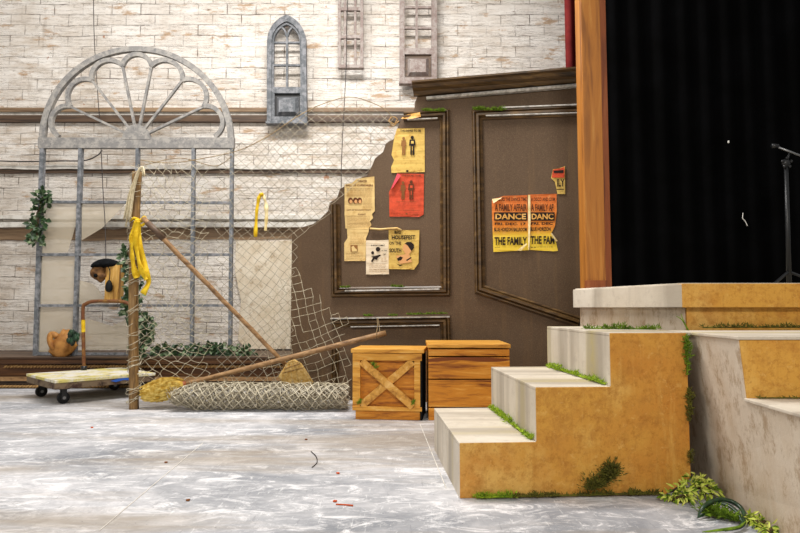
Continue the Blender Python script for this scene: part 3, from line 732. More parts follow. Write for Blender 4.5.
# dance bills
def zrel(v): return v
def dance(u0, u1, outline, full, label, tl):
    base = PW((u0 + u1) / 2, 252, .005); r2 = thing('dance_poster', base, label, 'poster', 'dance posters')
    sheet(r2, outline, 'bill')
    k = (u1 - u0) / 33.0 if full else 1.0
    L_ = u0 + 3
    pr = Print(.012)
    def put(s_full, s_cut, a, b, v0, v1, e=0):
        if full: pr.text(s_full, L_, v0, u1 - 1, v1)
        else: pr.text(s_cut, L_, v0, e, v1)
    put('A BLUES THE DANCE TIME', 'A DISCO AND COM', 0, 0, 197.4, 201, 555)
    put('A FAMILY AFFAIR', 'A FAMILY AF', 0, 0, 204, 211, 553.5)
    pr.build('dark_lettering', 'brown_ink', r2)
    pr = Print(.012); pr.rect(L_ - .6, 212.3, u1 - .6 if full else 554.6, 220.6); pr.build('title_block', 'ink', r2)
    pr = Print(.0135)
    pr.text('DANCE' if full else 'DANC', L_ + .6, 213.6, (u1 - 1.8) if full else 553.4, 219.4); pr.build('title_lettering', 'crate_brace', r2)
    pr = Print(.012)
    if full: pr.text('FRI. DEC. 17', L_, 222.6, u1 - 2, 225.2); pr.text('BLUE HORIZON BALLROOM', L_ - .6, 227.6, u1 - 1, 231.4); pr.text('THE FAMILY', L_ - .4, 237, u1 - .8, 245)
    else: pr.text('FRI. DEC', L_, 222.2, 552.8, 224.8); pr.text('BLUE HORIZON', L_ - .6, 227.2, 550.6, 231); pr.text('THE FAM', L_ - .4, 236, 554.5, 244)
    pr.lines(L_, u0 + 8, 247.4, 247.6, 1, 3); 
    if not full: pr.lines(L_, 553, 246.8, 247, 1, 3)
    pr.build('lettering', 'ink', r2)
    return r2
d1 = dance(491.8, 527.8, [(495, 198.4), (503.5, 196), (527.3, 195), (528.8, 250.2), (493.4, 252), (492, 215), (491.8, 200)], True, 'orange and yellow dance poster with a folded upper left corner, left of the pair', 1)
MB().prism([PW(492, 199, .013), PW(500, 198, .013), PW(502.5, 197.2, .02), (PW(493.5, 203.4, .02))], EN * .002).build('folded_corner', 'folded_paper', d1)
MB().prism([PW(517, 250.5, .012), PW(526.5, 243, .016), PW(527, 244.5, .02), PW(521, 251, .016)], EN * .002).build('crease', 'folded_paper', d1)
d2 = dance(528, 560, [(528, 194.6), (556.6, 193.8), (556.8, 211), (555, 226), (551, 234), (555.6, 240.5), (558, 250.8), (553.5, 251.2), (530, 250), (528.6, 220)], False, 'orange and yellow dance poster torn off along its right side', 0)
MB().prism([PW(550.6, 233.6, .012), PW(552, 233, .02), PW(557.6, 241, .02), PW(555.8, 241.6, .012)], EN * .002).build('curled_edge', 'folded_paper', d2)
MB().prism([PW(528, 195, .013), PW(530.2, 195, .013), PW(530.6, 220, .016), PW(529.2, 250, .016), PW(528.2, 250, .013)], EN * .001).build('paper_margin', 'folded_paper', d2)
r_ = thing('poster_scrap', PW(561, 193, .005), 'small torn orange and yellow poster scrap lettered ILY, above the dance posters', 'poster')
sheet(r_, [(553, 169), (560, 168), (565, 166), (565.2, 194), (557.5, 194), (555, 182), (551, 178)], 'yellow_paper', .008)
pr = Print(.014); pr.poly([(553.2, 169.4), (560, 168.4), (564.4, 166.6), (564.5, 177.6), (551.6, 177.6), (552.2, 173.4)]); pr.build('orange_print', 'red_paper', r_)
pr = Print(.0155); pr.text('ILY', 557, 179, 564.4, 186.6); pr.rect(556.6, 189, 563.8, 189.8); pr.poly([(553.4, 170.6), (563.6, 170), (563.4, 173), (554, 173)]); pr.build('lettering', 'ink', r_)

# ------------------------------------------------------------------ crates
def crate_local(u0, u1, Y, ztop, depth, ang):
    a = P(u0, 400, Y); o = Vector((a.x, Y, 0)); wd = (u1 - u0) * Y / 622; c, s_ = math.cos(ang), math.sin(ang)
    return (lambda p: Vector((o.x + p.x * c - p.y * s_, o.y + p.x * s_ + p.y * c, p.z))), wd
YC = G(400, 420).y
T, wd = crate_local(354, 420.5, YC + .02, 0.45, 0.4, R(-6)); H = 0.455; D = 0.36
root = thing('wooden_crate', T(Vector((wd / 2, D / 2, 0))), 'orange stained crate with crossed planks on its front, moss on the cross', 'crate', 'wooden crates')
MB().box((0.008, 0.012, 0), (wd - 0.008, D, 0.06), T).build('base_board', 'orange_plank', root, bevel=.003)
MB().box((0.03, 0.03, 0.055), (wd - 0.005, D, H - 0.05), T).build('front_board', 'orange_plank', root)
MB().box((wd - 0.006, 0.0, 0.0), (wd + 0.006, D, H - 0.025), T).build('side_panel', 'black_felt', root)  # right side lies in shade, put into its colour as flat black
MB().box((-0.01, 0.0, 0.058), (0.04, 0.04, H - 0.07), T).build('corner_post', 'pale_orange_wood', root, bevel=.002)
MB().box((wd - 0.045, 0.0, 0.058), (wd - 0.004, 0.04, H - 0.07), T).build('corner_post', 'pale_orange_wood', root, bevel=.002)
MB().box((-0.01, -0.005, 0.058), (wd + 0.005, 0.035, 0.085), T).build('bottom_rail', 'pale_orange_wood', root, bevel=.002)
MB().box((-0.01, -0.005, H - 0.075), (wd + 0.005, 0.035, H - 0.028), T).build('top_rail', 'pale_orange_wood', root, bevel=.002)
MB().box((-0.02, -0.015, H - 0.026), (wd + 0.02, D + 0.01, H), T).build('lid', 'pale_orange_wood', root, bevel=.003)
for (xa, xb, y0) in ((0.05, wd - 0.055, -0.002), (wd - 0.055, 0.05, -0.012)):
    a = Vector((xa, 0, 0.09)); b = Vector((xb, 0, H - 0.08)); d = (b - a).normalized(); n_ = Vector((-d.z, 0, d.x)) * 0.024
    a = a - d * 0.005; m = MB(); q = [a - n_, b - n_, b + n_, a + n_]
    m.prism([T(p + Vector((0, y0, 0))) for p in q], (0, 0.03, 0)); m.build('cross_brace', 'crate_brace', root, bevel=.002)
T2, wd2 = crate_local(428.5, 509, 4.05, 0.5, 0.45, R(-1)); H2 = 0.487; D2 = 0.5
root = thing('plank_crate', T2(Vector((wd2 / 2, D2 / 2, 0))), 'plain orange crate of wide knotty horizontal planks, behind the lowest stair', 'crate', 'wooden crates')
zs = [0.0, 0.085, 0.265, 0.41, H2 - 0.026]
for i in range(4):
    MB().box((0.0, 0.0 + 0.004 * (i % 2), zs[i]), (wd2, 0.03, zs[i + 1] - 0.008), T2).build('front_plank', 'orange_plank', root, bevel=.003)
MB().box((0, 0.03, 0), (0.02, D2, H2 - 0.027), T2).build('side_panel', 'orange_plank', root)
MB().box((wd2 - 0.02, 0.03, 0), (wd2, D2, H2 - 0.027), T2).build('side_panel', 'orange_plank', root)
MB().box((0, D2 - 0.02, 0), (wd2, D2, H2 - 0.027), T2).build('back_panel', 'orange_plank', root)
MB().box((-0.006, -0.01, H2 - 0.025), (wd2 + 0.006, D2 + 0.005, H2), T2).build('lid', 'pale_orange_wood', root, bevel=.003)

# ------------------------------------------------------------------ stairs and stone landing
S0 = G(460, 498.5); SA = R(3.5)
def S(a, b, z): return Vector((S0.x + a * math.cos(SA) - b * math.sin(SA), S0.y + a * math.sin(SA) + b * math.cos(SA), z))
TR, RI, WID = 0.297, 0.208, 0.82
root = thing('stage_stairs', S(0.45, 0.4, 0), 'ochre-sided three-step stair unit with pale stone treads, nearest in the middle right', 'stairs', 'stair units')
TS = lambda p: S(p.x, p.y, p.z)
prof = [(0, 0), (0, RI), (TR, RI), (TR, 2 * RI), (2 * TR, 2 * RI), (2 * TR, 3 * RI), (0.905, 3 * RI), (0.905, 0.06), (0.80, 0.0)]
MB().prism([S(a, 0, z - (0.002 if z > 0.1 else 0)) for a, z in prof], S(0, 0.02, 0) - S(0, 0, 0)).build('side_panel', 'ochre', root, bevel=.003)
MB().prism([S(a, WID - 0.02, z - (0.004 if z > 0.1 else 0)) for a, z in prof], S(0, 0.02, 0) - S(0, 0, 0)).build('side_panel', 'ochre', root)
for i in range(3):
    MB().box((i * TR - 0.002, 0.002, i * RI + (0.0 if i == 0 else 0.001)), (i * TR + 0.016, WID, (i + 1) * RI - 0.0131), TS).build('riser', 'stone', root)
    MB().box((i * TR - 0.0022, 0.002, (i + 1) * RI - 0.013), ((i + 1) * TR + (0 if i < 2 else 0.03), WID + 0.002, (i + 1) * RI), TS).build('tread', 'stone', root, bevel=.003)
# landing
LC = Vector((1.25, 2.76, 0)); LF = Vector((1.005, 3.62, 0)); ZT = 0.832
def plan(off):
    d = (LF - LC).normalized(); n_ = Vector((d.y, -d.x, 0)) * off
    return [LC + Vector((0, off, 0)) + n_, Vector((3.2, LC.y + off, 0)), Vector((3.2, 4.35, 0)), Vector((1.26, 4.35, 0)), LF + n_]
root = thing('stage_landing', (2.1, 3.6, 0), 'raised landing with grey left face and ochre front, carrying the wooden post', 'platform')
def prz(pl, z0, z1): return [Vector((p.x, p.y, z0)) for p in pl], (0, 0, z1 - z0)
a_, o_ = prz(plan(0.015), ZT - 0.022, ZT); MB().prism(a_, o_).build('deck', 'stone', root, bevel=.003)
d_ = (LF - LC).normalized(); nn = Vector((d_.y, -d_.x, 0))
# slab edge: grey on the left face, ochre on the front
m = MB(); q = [LC, LF, LF + nn * 0.05, LC + nn * 0.05 + Vector((0, .05, 0))]; a_, o_ = prz(q, 0.722, ZT - 0.006); m.prism(a_, o_); m.build('slab_edge', 'stone', root, bevel=.003)
m = MB(); m.box((LC.x, LC.y, 0.722), (3.2, LC.y + 0.05, ZT - 0.004)); m.build('slab_edge', 'ochre', root, bevel=.003)
q = [LC + Vector((0.03, 0.04, 0)), LF + Vector((0.04, 0.0, 0)), LF + nn * 0.1, LC + nn * 0.1 + Vector((0, .1, 0))]
a_, o_ = prz(q, 0, 0.7215); MB().prism(a_, o_).build('lower_face', 'stained_stone', root)
MB().box((LC.x + 0.035, LC.y + 0.035, 0.0), (3.2, LC.y + 0.09, 0.7215)).build('lower_face', 'ochre', root)
MB().box((1.30, 4.30, 0.0), (3.2, 4.34, 0.80)).build('back_panel', 'ochre', root)
# right-hand stair unit descending towards the audience
root = thing('stage_stairs', (1.75, 2.0, 0), 'grey-sided stair unit with ochre risers at the right edge, foliage at its foot', 'stairs', 'stair units')
def XT(Y): return 1.15 + (Y - 2.13) * 0.03
def XB(Y): return 1.2 + (Y - 1.99) * 0.06
def R2(Y, z): t_ = z / 0.624; return Vector((lerp(XB(Y), XT(Y), t_), Y, z))
Ys = [2.70, 2.13, 1.74, 1.38]; XR = 2.35
pf = [(Ys[0], 0), (Ys[0], .62), (Ys[1], .62), (Ys[1], .412), (Ys[2], .412), (Ys[2], .204), (Ys[3], .204), (Ys[3], 0)]
m = MB(); vs_ = [R2(y, z) for y, z in pf]; v2 = [p + Vector((0.02, 0, 0)) for p in vs_]
tri = geometry.tessellate_polygon([[Vector((y, z, 0)) for y, z in pf]]); n = len(pf)
m.add(vs_ + v2, [tuple(t_) for t_ in tri] + [tuple(i + n for i in reversed(t_)) for t_ in tri] + [(i, (i + 1) % n, (i + 1) % n + n, i + n) for i in range(n)])
m.build('side_panel', 'stained_stone', root)
m = MB(); m.prism([Vector((XR, y, z)) for y, z in pf], (-0.02, 0, 0)); m.build('side_panel', 'stained_stone', root)
for i in range(3):
    Y0, Y1 = Ys[i + 1] - .004, Ys[i]; z1 = 0.624 - i * RI; z0 = z1 - RI
    a = R2(Y0, z0); b = R2(Y0, z1 - .013)
    m = MB(); m.hexa([a + Vector((.003, 0, 0)), Vector((XR, Y0, z0)), Vector((XR, Y0 + .016, z0)), a + Vector((.003, .016, 0))],
                     [b + Vector((.003, 0, 0)), Vector((XR, Y0, z1 - .013)), Vector((XR, Y0 + .016, z1 - .013)), b + Vector((.003, .016, 0))])
    m.build('riser', 'ochre', root)
    p0, p1 = R2(Y0, z1), R2(Y1, z1)
    m = MB(); m.hexa([Vector((p0.x - .006, Y0 - .005, z1 - .012)), Vector((XR, Y0 - .005, z1 - .012)), Vector((XR, Y1, z1 - .012)), Vector((p1.x - .006, Y1, z1 - .012))],
                     [Vector((p0.x - .006, Y0 - .005, z1)), Vector((XR, Y0 - .005, z1)), Vector((XR, Y1, z1)), Vector((p1.x - .006, Y1, z1))])
    m.build('tread', 'stone', root, bevel=.003)

# ------------------------------------------------------------------ wooden post, drapes, microphone stand
YP = 3.66
root = thing('wooden_post', (P(597, 285, YP).x, YP, ZT), 'tall square orange-brown wooden post standing on the landing beside the black drape', 'post')
x0 = P(586.5, 283, YP).x; x1 = P(606, 283, YP).x
MB().box((x0, YP, ZT), (x1, YP + 0.13, 4.4)).build('post_face', 'post_wood', root, bevel=.003)
MB().box((x1 + .001, YP + 0.03, ZT), (x1 + 0.045, YP + 0.13, 4.4)).build('jamb_strip', 'jamb_wood', root, bevel=.002)
MB().box((x0 - .012, YP - .012, ZT), (x1 + .004, YP - .0005, ZT + .05)).build('base_block', 'jamb_wood', root, bevel=.002)
def drape(name, pts, z0, z1, mat, amp, per, label, cat, seed=0):
    pts = [Vector(p) for p in pts]; L_ = sum((b - a).length for a, b in zip(pts, pts[1:])); n = max(12, int(L_ / 0.02)); ps = resample(pts, n); nz = 14
    v = []; f = []
    for j in range(nz + 1):
        z = lerp(z0, z1, j / nz)
        for i, p in enumerate(ps):
            s_ = L_ * i / n; d = (ps[min(i + 1, n - 1)] - ps[max(i - 1, 0)]).normalized(); nr = Vector((d.y, -d.x, 0))
            w_ = amp * math.sin(2 * math.pi * s_ / per + 1.2 * noise.noise(Vector((s_ * 2, z * .3, seed)))) + amp * .5 * noise.noise(Vector((s_ * 9, z * .4, seed + 3)))
            v.append(p + nr * w_ + Vector((0, 0, z)))
    for j in range(nz):
        for i in range(n - 1): f.append((j * n + i, j * n + i + 1, (j + 1) * n + i + 1, (j + 1) * n + i))
    m = MB(); m.add(v, f); o = m.build(name, mat, smooth=True)
    sm = o.modifiers.new('cloth', 'SOLIDIFY'); sm.thickness = 0.006
    return tag(o, label, cat)
drape('black_drape', [(1.40, 4.5, 0), (4.2, 4.42, 0)], 0.03, 4.8, 'curtain_black', 0.022, 0.16, 'heavy black stage drape hanging behind the landing at right', 'curtain')
drape('red_drape', [(1.46, 5.35, 0), (2.4, 5.35, 0)], 0.03, 5.0, 'red_curtain', 0.03, 0.17, 'dark red drape edge showing between the white wall and wooden post', 'curtain', 4)
YM = 3.95
root = thing('microphone_stand', (P(789, 283, YM).x, YM, ZT), 'dark boom microphone stand on the landing in front of the black drape', 'microphone stand')
bx = P(789, 283, YM).x; tp = P(786, 163, YM)
MB().tube([(bx, YM, ZT + .02), (tp.x, YM, tp.z)], [.016, .013], 10).build('pole', 'black_metal', root, True)
for k in range(3):
    a = R(90 + 120 * k); m = MB(); m.tube([(bx, YM, ZT + .12), (bx + .22 * math.cos(a), YM + .22 * math.sin(a), ZT + .012)], .009, 6); m.build('leg', 'black_metal', root)
m = MB(); m.ball(tp, (.028, .02, .028), 10, 6); 
for k in range(5):
    a = R(72 * k + 18); m.ball(tp + Vector((math.cos(a) * .03, -.01, math.sin(a) * .03)), .011, 6, 4)
m.build('clamp_knob', 'black_metal', root, True)
a = P(775, 146, YM - .02); b = P(812, 160, YM - .02); a.y += 0; b.y += 0
MB().tube([a, b], .007, 8).build('boom', 'steel', root, True)
m = MB(); m.tube([a + Vector((-.02, 0, -.0)), a + Vector((.02, 0, .0))], [.016, .014], 8); m.build('mic_clip', 'black_metal', root, True)
m = MB(); m.tube([tp, P(790, 152, YM - .01)], .008, 6); m.build('bracket', 'black_metal', root, True)
o = MB().tube(smooth_path([P(743, 213, 4.45), P(742.6, 218, 4.45), P(745, 221, 4.45), P(747.5, 226, 4.45)], 12), .0035, 5).build('feather', 'lint', smooth=True); tag(o, 'small white curled feather caught on the black drape', 'feather')
o = MB().ball(P(728.5, 142, 4.45), (.008, .006, .012), 7, 5, lambda q, d: q * (1 + .3 * noise.noise(d * 3))).build('lint_tuft', 'lint', smooth=True); tag(o, 'tiny white lint tuft on the black drape above the feather', 'lint')

# ------------------------------------------------------------------ chain-link fence with its post
root = thing('chain_link_fence', G(134, 409), 'torn bent wire-mesh fence on a rough wooden post, in front of the arched frame', 'fence')
YPO = G(134, 409).y
pp = [P(134, 409, YPO), P(133.5, 330, YPO), P(134, 250, YPO), P(137, 172, YPO)]; pp[0].z = 0
m = MB(); q = smooth_path(pp, 24); m.tube(q, [.034 + .006 * noise.noise(Vector((i * .7, 1, 1))) for i in range(24)], 10); m.build('post', 'fence_post_wood', root, True)
def fY(u): return YPO + .04 + max(0, u - 133) / 260 * 0.36
def fence_pt(s_, z):            # s_: metres right of the post
    x = q[0].x + s_; Y = YPO + .045 + s_ * 0.195
    return Vector((x, Y, z))
def lattice(parent, name, poly, cell, rot, jit, r, mat, seed=0, drop=0.0, s_rng=(-0.1, 2.0), z_rng=(0, 2.2), warp=0.05):
    m = MB(); rr = random.Random(seed); c, s_ = math.cos(rot), math.sin(rot)
    N_ = int(2.9 / cell)
    cache = {}
    def node(i, j):
        if (i, j) in cache: return cache[(i, j)]
        a = (i - N_) * cell * .5; b = (j - N_) * cell * .5
        x = 0.95 + a * c - b * s_; z = 1.05 + a * s_ + b * c
        x += warp * noise.noise(Vector((x * 2.1, z * 2.1, seed))) + jit * rr.uniform(-1, 1); z += warp * noise.noise(Vector((x * 2.1, z * 2.1, seed + 9))) + jit * rr.uniform(-1, 1)
        p = fence_pt(x, z); p.y += 0.03 * noise.noise(Vector((x * 3, z * 3, seed + 4)))
        ok = z > 0.02 and in_poly(*proj(p), poly)
        cache[(i, j)] = (p, ok); return cache[(i, j)]
    for i in range(0, 2 * N_):
        for j in range(0, 2 * N_):
            if (i + j) % 2: continue
            a, oa = node(i, j)
            if not oa: continue
            for di in (1, -1):
                b, ob = node(i + di, j + 1)
                if ob and rr.random() > drop:
                    mid = (a + b) / 2 + Vector((rr.uniform(-1, 1), rr.uniform(-1, 1), rr.uniform(-1, 1))) * jit * .5
                    m.tube([a, mid, b], r, 3, cap=False)
    o = m.build(name, mat, parent); return o
polyA = [(138, 160), (210, 160), (240, 142), (270, 128), (310, 103), (350, 97), (378, 107), (400, 118), (397, 130), (388, 150), (365, 178), (345, 195), (330, 215), (300, 240), (300, 270), (300, 385), (138, 395)]
polyA1 = [(136, 158), (212, 160), (214, 395), (136, 402)]
polyA2 = [(212, 158), (240, 142), (270, 128), (310, 103), (350, 97), (378, 107), (400, 118), (397, 130), (388, 150), (365, 178), (345, 195), (330, 215), (300, 240), (296, 270), (292, 385), (214, 385)]
lattice(root, 'wire_mesh', polyA2, .073, 0, .004, .0019, 'wire', 1)
lattice(root, 'crumpled_mesh', polyA1, .076, R(8), .013, .002, 'pale_wire', 2, warp=.1)
polyB = [(262, 300), (285, 268), (300, 262), (312, 285), (336, 308), (352, 318), (346, 335), (352, 360), (350, 385), (262, 392)]
lattice(root, 'torn_mesh_flap', polyB, .085, R(62), .006, .0021, 'pale_wire', 5, drop=.12)
# bent top wires
def wirepath(pts, r=.003, dy=0): return smooth_path([P(u, v, fY(u) + dy) for u, v in pts], 40)
m = MB(); m.tube(wirepath([(140, 160), (170, 163), (205, 158), (240, 150), (270, 135), (295, 118), (320, 105), (350, 97), (375, 104), (388, 112), (393, 121)]), .0035, 5)
m.tube(wirepath([(145, 165), (180, 158), (215, 166), (232, 156)]), .003, 4)
m.build('edge_wire', 'rusty_wire', root, True)
m = MB(); m.tube(wirepath([(388, 122), (392, 117), (397, 119), (394, 124), (389, 121), (393, 126), (399, 121)]), .005, 5); m.build('wire_knot', 'rope', root, True)
m = MB(); rr = random.Random(3)
for k in range(46):
    t0 = rr.random(); c = q[int(t0 * 23)]; th0 = rr.uniform(0, 6.28); pts_ = []
    for j in range(9):
        th = th0 + j * .8; rad = .042 + rr.uniform(-.004, .016)
        pts_.append(Vector((c.x + rad * math.cos(th), c.y + rad * math.sin(th), c.z + j * .012 + rr.uniform(-.012, .012))))
    m.tube([p for p in pts_ if p.z > .006], .0022, 3)
m.build('wrapped_wire', 'pale_wire', root)
# rolled wire on the floor
ra = G(170, 412); rb = G(347, 412); ra.y += .09; rb.y += .09
root = thing('wire_mesh_roll', (ra + rb) / 2, 'long crumpled roll of silvery wire mesh lying on the floor before the fence', 'wire mesh')
for layer, (rad, seed) in enumerate(((.085, 1), (.07, 2), (.05, 3), (.092, 4), (.08, 5))):
    m = MB(); rr = random.Random(seed); nl = 44; nc = 16; cc = {}
    def nd(i, j):
        j2 = j % nc
        if (i, j2) in cc: return cc[(i, j2)]
        t_ = i / nl; b = ra.lerp(rb, t_) ; th = 2 * math.pi * j2 / nc + layer * .5 + t_ * 2.2
        sc2 = 1 + .16 * noise.noise(Vector((t_ * 6, j2 * .4, seed)))
        taper = min(1, .55 + t_ * 4)
        p = Vector((b.x + rr.uniform(-.012, .012), b.y + rad * sc2 * math.cos(th) * 1.25, .096 + rad * sc2 * taper * math.sin(th) + rr.uniform(-.008, .008)))
        if p.z < .006: p.z = .006
        cc[(i, j2)] = p; return p
    for i in range(nl):
        for j in range(nc):
            if (i + j) % 2: continue
            m.tube([nd(i, j), nd(i + 1, j + 1)], .003, 3, False); m.tube([nd(i, j), nd(i + 1, j - 1)], .003, 3, False)
            if rr.random() < .22 or i in (0, 1, nl - 1):
                a = nd(i, j); dd = Vector((rr.uniform(-.04, .04), rr.uniform(-.04, .02), rr.uniform(-.02, .05))); e = a + dd
                if e.z > .01: m.tube([a, e], .002, 3, False)
    m.build('mesh_layer', 'pale_wire' if layer % 2 else 'wire', root)

# ------------------------------------------------------------------ rope and ribbons
def hank(name, top, bot, n, spread, r, mat, label, cat, seed=0, parent=None):
    m = MB(); rr = random.Random(seed)
    for k in range(n):
        o1 = Vector((rr.uniform(-.25, .25) * spread, rr.uniform(-.3, .3) * spread, 0)); o2 = Vector((rr.uniform(-1, 1) * spread, rr.uniform(-.5, .5) * spread, rr.uniform(-.05, .09)))
        mid = (top + bot) / 2 + (o1 + o2) * .6 + Vector((-.012, 0, .03))
        m.tube(smooth_path([top + o1 + Vector((.03, .0, -.06)), top + o1 + Vector((.008, 0, 0.008)), mid, bot + o2], 12), r, 4)
    return m
Yr = YPO - .055
o = hank('rope_hank', P(140, 168, Yr), P(127, 222, Yr), 22, .028, .004, 'cream_rope', '', '').build('rope_hank', 'cream_rope', smooth=True)
tag(o, 'cream rope hank draped over the top of the fence post', 'rope')
def ribbon(m, pts, wpx, Y, seed=0, tw=1.0):
    ps = smooth_path([P(u, v, Y) for u, v in pts], 26); wd_ = []; dirs = []
    for i, p in enumerate(ps):
        t_ = i / 25; a = tw * noise.noise(Vector((t_ * 3, seed, 0))) * 1.6
        d = (ps[min(i + 1, 25)] - ps[max(i - 1, 0)]).normalized(); s_ = d.cross(Vector((0, 1, 0))).normalized()
        dirs.append((s_ * math.cos(a) + Vector((0, 1, 0)) * math.sin(a))); wd_.append(wpx * Y / 622 * (.8 + .4 * noise.noise(Vector((t_ * 5, seed, 2)))))
        ps[i] = p + Vector((0, .012 * noise.noise(Vector((t_ * 6, seed, 5))), 0))
    m.strip(ps, dirs, wd_, .002, (0, -1, 0.02))
root = thing('yellow_ribbon', P(138, 292, Yr), 'long crumpled yellow cloth strip tied around the fence post', 'ribbon')
m = MB(); ribbon(m, [(137, 221), (132, 240), (133, 262), (137, 278)], 7, Yr, 1); m.build('tail', 'yellow_cloth', root, True)
m = MB(); ribbon(m, [(137, 221), (139, 240), (142, 258), (147, 274), (148, 284), (143, 294)], 8, Yr - .012, 2, .8); m.build('tail', 'yellow_cloth', root, True)
m = MB(); ribbon(m, [(138, 221), (136, 245), (141, 268), (146, 280)], 6, Yr - .02, 3, .8); m.build('tail', 'yellow_cloth', root, True)
m = MB(); pk = P(137, 220, YPO); m.tube([pk + Vector((.045 * math.cos(a), .045 * math.sin(a), .008 * math.sin(3 * a))) for a in [2 * math.pi * k / 16 for k in range(17)]], .010, 6)
m.ball(P(137, 221, Yr), .017, 8, 6); m.build('knot', 'yellow_cloth', root, True)
m = MB(); ribbon(m, [(140, 220), (145, 217), (146, 222), (141, 226)], 3, Yr - .01, 4); m.build('bow_loop', 'yellow_cloth', root, True)
Yx = fY(262) - .02
root = thing('yellow_ribbon', P(262, 236, Yx), 'short yellow strip folded over the wire mesh with two hanging ends', 'ribbon')
m = MB(); ribbon(m, [(261, 194), (258.5, 200), (256.5, 215), (255.6, 237)], 4.2, Yx, 5, .3); m.build('tail', 'yellow_cloth', root, True)
m = MB(); ribbon(m, [(262, 194), (265.5, 202), (266.5, 215), (265.5, 231)], 4.2, Yx, 6, .3); m.build('tail', 'folded_paper', root, True)
m = MB(); m.ball(P(261.5, 194.5, Yx), (.018, .012, .015), 8, 6); m.build('knot', 'yellow_cloth', root, True)

# ------------------------------------------------------------------ brooms
Ya, Yb = YPO - .07, 4.64
root = thing('broom', P(298, 390, Yb), 'long-handled broom leaning from the fence post, flat straw head at its lower right end', 'broom', 'brooms')
A_ = P(143, 218, Ya); B_ = P(287, 366, Yb)
m = MB(); m.tube([A_.lerp(B_, t_ / 20) + Vector((0, 0, .006 * noise.noise(Vector((t_ * .5, 2, 0))))) for t_ in range(21)], [.019 - .003 * t_ / 20 for t_ in range(21)], 10); m.build('handle', 'pole_wood', root, True)
m = MB(); m.tube([A_.lerp(B_, .03), A_.lerp(B_, .14)], .0225, 10); m.build('grip_wrap', 'beam_dark', root, True)
hd = [(288, 361.5), (294, 359.5), (301, 364), (317, 389), (308, 396), (292, 393), (278, 376.5)]
m = MB(); m.prism([P(u, v, Yb - .03) for u, v in hd], (0, .045, 0)); o = m.build('broom_head', 'dark_straw', root, bevel=.008)
m = MB(); rr = random.Random(8)
for k in range(220):
    t_ = rr.random(); a = P(lerp(286, 299, t_), lerp(364, 361.5, t_), Yb - .034 + rr.uniform(0, .05)); b = P(lerp(279, 317, t_) + rr.uniform(-2, 2), lerp(377, 389, t_) + rr.uniform(-1, 5) + 8 * math.sin(math.pi * t_), Yb - .036 + rr.uniform(0, .055))
    a.y = min(a.y, Yb + .02); m.tube([a, b], .0022, 3)
m.build('bristles', 'straw', root)
m = MB(); m.tube([P(284, 369, Yb - .035), P(300, 363.5, Yb - .035)], .004, 5); m.tube([P(282, 373, Yb - .037), P(304, 367.5, Yb - .037)], .003, 5); m.build('binding', 'rope', root)
A_ = P(386, 333, 4.60); B_ = P(184, 384.5, 4.54)
root = thing('broom', P(160, 406, 4.36), 'broom lying low with bushy yellow straw head beside the fence post', 'broom', 'brooms')
m = MB(); m.tube([A_.lerp(B_, t_ / 20) for t_ in range(21)], [.022 - .004 * t_ / 20 for t_ in range(21)], 10); m.build('handle', 'pole_wood', root, True)
m = MB(); c0 = P(184, 385, 4.54); c1 = P(141, 394, 4.50); m_ = []
m.tube([c0.lerp(c1, t_ / 10) for t_ in range(11)], [.03, .045, .055, .06, .066, .07, .072, .07, .066, .055, .03], 12, flat=.9); m.build('straw_core', 'yellow_straw', root, True)
m = MB(); rr = random.Random(4)
for k in range(420):
    th = rr.uniform(0, 6.28); t0 = rr.uniform(0, .6); t1 = min(1.0, t0 + rr.uniform(.25, .5)); ax = (c1 - c0).normalized()
    e1 = ax.cross(Vector((0, 0, 1))).normalized(); e2 = ax.cross(e1)
    def pt(t_): rad = .03 + .045 * math.sin(math.pi * min(1, t_ * .8 + .1)); return c0.lerp(c1, t_) + (e1 * math.cos(th) + e2 * math.sin(th)) * rad * rr.uniform(.95, 1.15)
    p0, p1 = pt(t0), pt(t1); p0.z = max(p0.z, .008); p1.z = max(p1.z, .008); m.tube([p0, p1], .003, 3)
m.build('bristles', 'yellow_straw', root)
m = MB(); m.tube([c0.lerp(c1, -.06), c0.lerp(c1, .06)], [.024, .034], 10); m.build('collar', 'jamb_wood', root, True)
m = MB(); m.tube(smooth_path([PW(377, 318, .05), P(377.5, 326, 4.62), P(376.5, 333, 4.575), P(378, 339, 4.59), P(380, 334, 4.63), PW(378, 318, .05)], 24), .0025, 4); m.build('hanging_loop', 'rusty_wire', root)

# ------------------------------------------------------------------ platform dolly
zd = .187; ang = R(46); Nn = G(55, 380.5, zd); ux = Vector((math.cos(ang), math.sin(ang), 0)); uy = Vector((-math.sin(ang), math.cos(ang), 0))
LX, LY = .76, .70
def DT(p): return Vector((Nn.x, Nn.y, 0)) + ux * p.x + uy * p.y + Vector((0, 0, p.z))
root = thing('platform_dolly', DT(Vector((LX / 2, LY / 2, 0))), 'paint-splashed white flatbed dolly with upright push handle, left of the fence post', 'dolly')
MB().box((0, 0, .165), (LX, LY, zd), DT).build('deck', 'dolly_paint', root, bevel=.003)
MB().box((0.004, 0.004, .118), (LX - .004, .03, .1645), DT).build('side_board', 'dolly_edge_paint', root, bevel=.003)
MB().box((0.004, LY - .03, .118), (LX - .004, LY - .004, .1645), DT).build('side_board', 'dolly_edge_paint', root)
MB().box((0.004, .031, .118), (.03, LY - .031, .1645), DT).build('end_board', 'dolly_edge_paint', root)
MB().box((LX - .03, .031, .118), (LX - .004, LY - .031, .1645), DT).build('end_board', 'dolly_edge_paint', root)
m = MB(); m.prism([DT(Vector(p)) for p in ((.40, -.0, .15), (.44, -.0, .138), (.50, 0, .15), (.56, 0, .142), (.60, 0, .156), (.56, 0, .164), (.46, 0, .164))], uy * .0035); m.build('paint_patch', 'blue_paint', root)
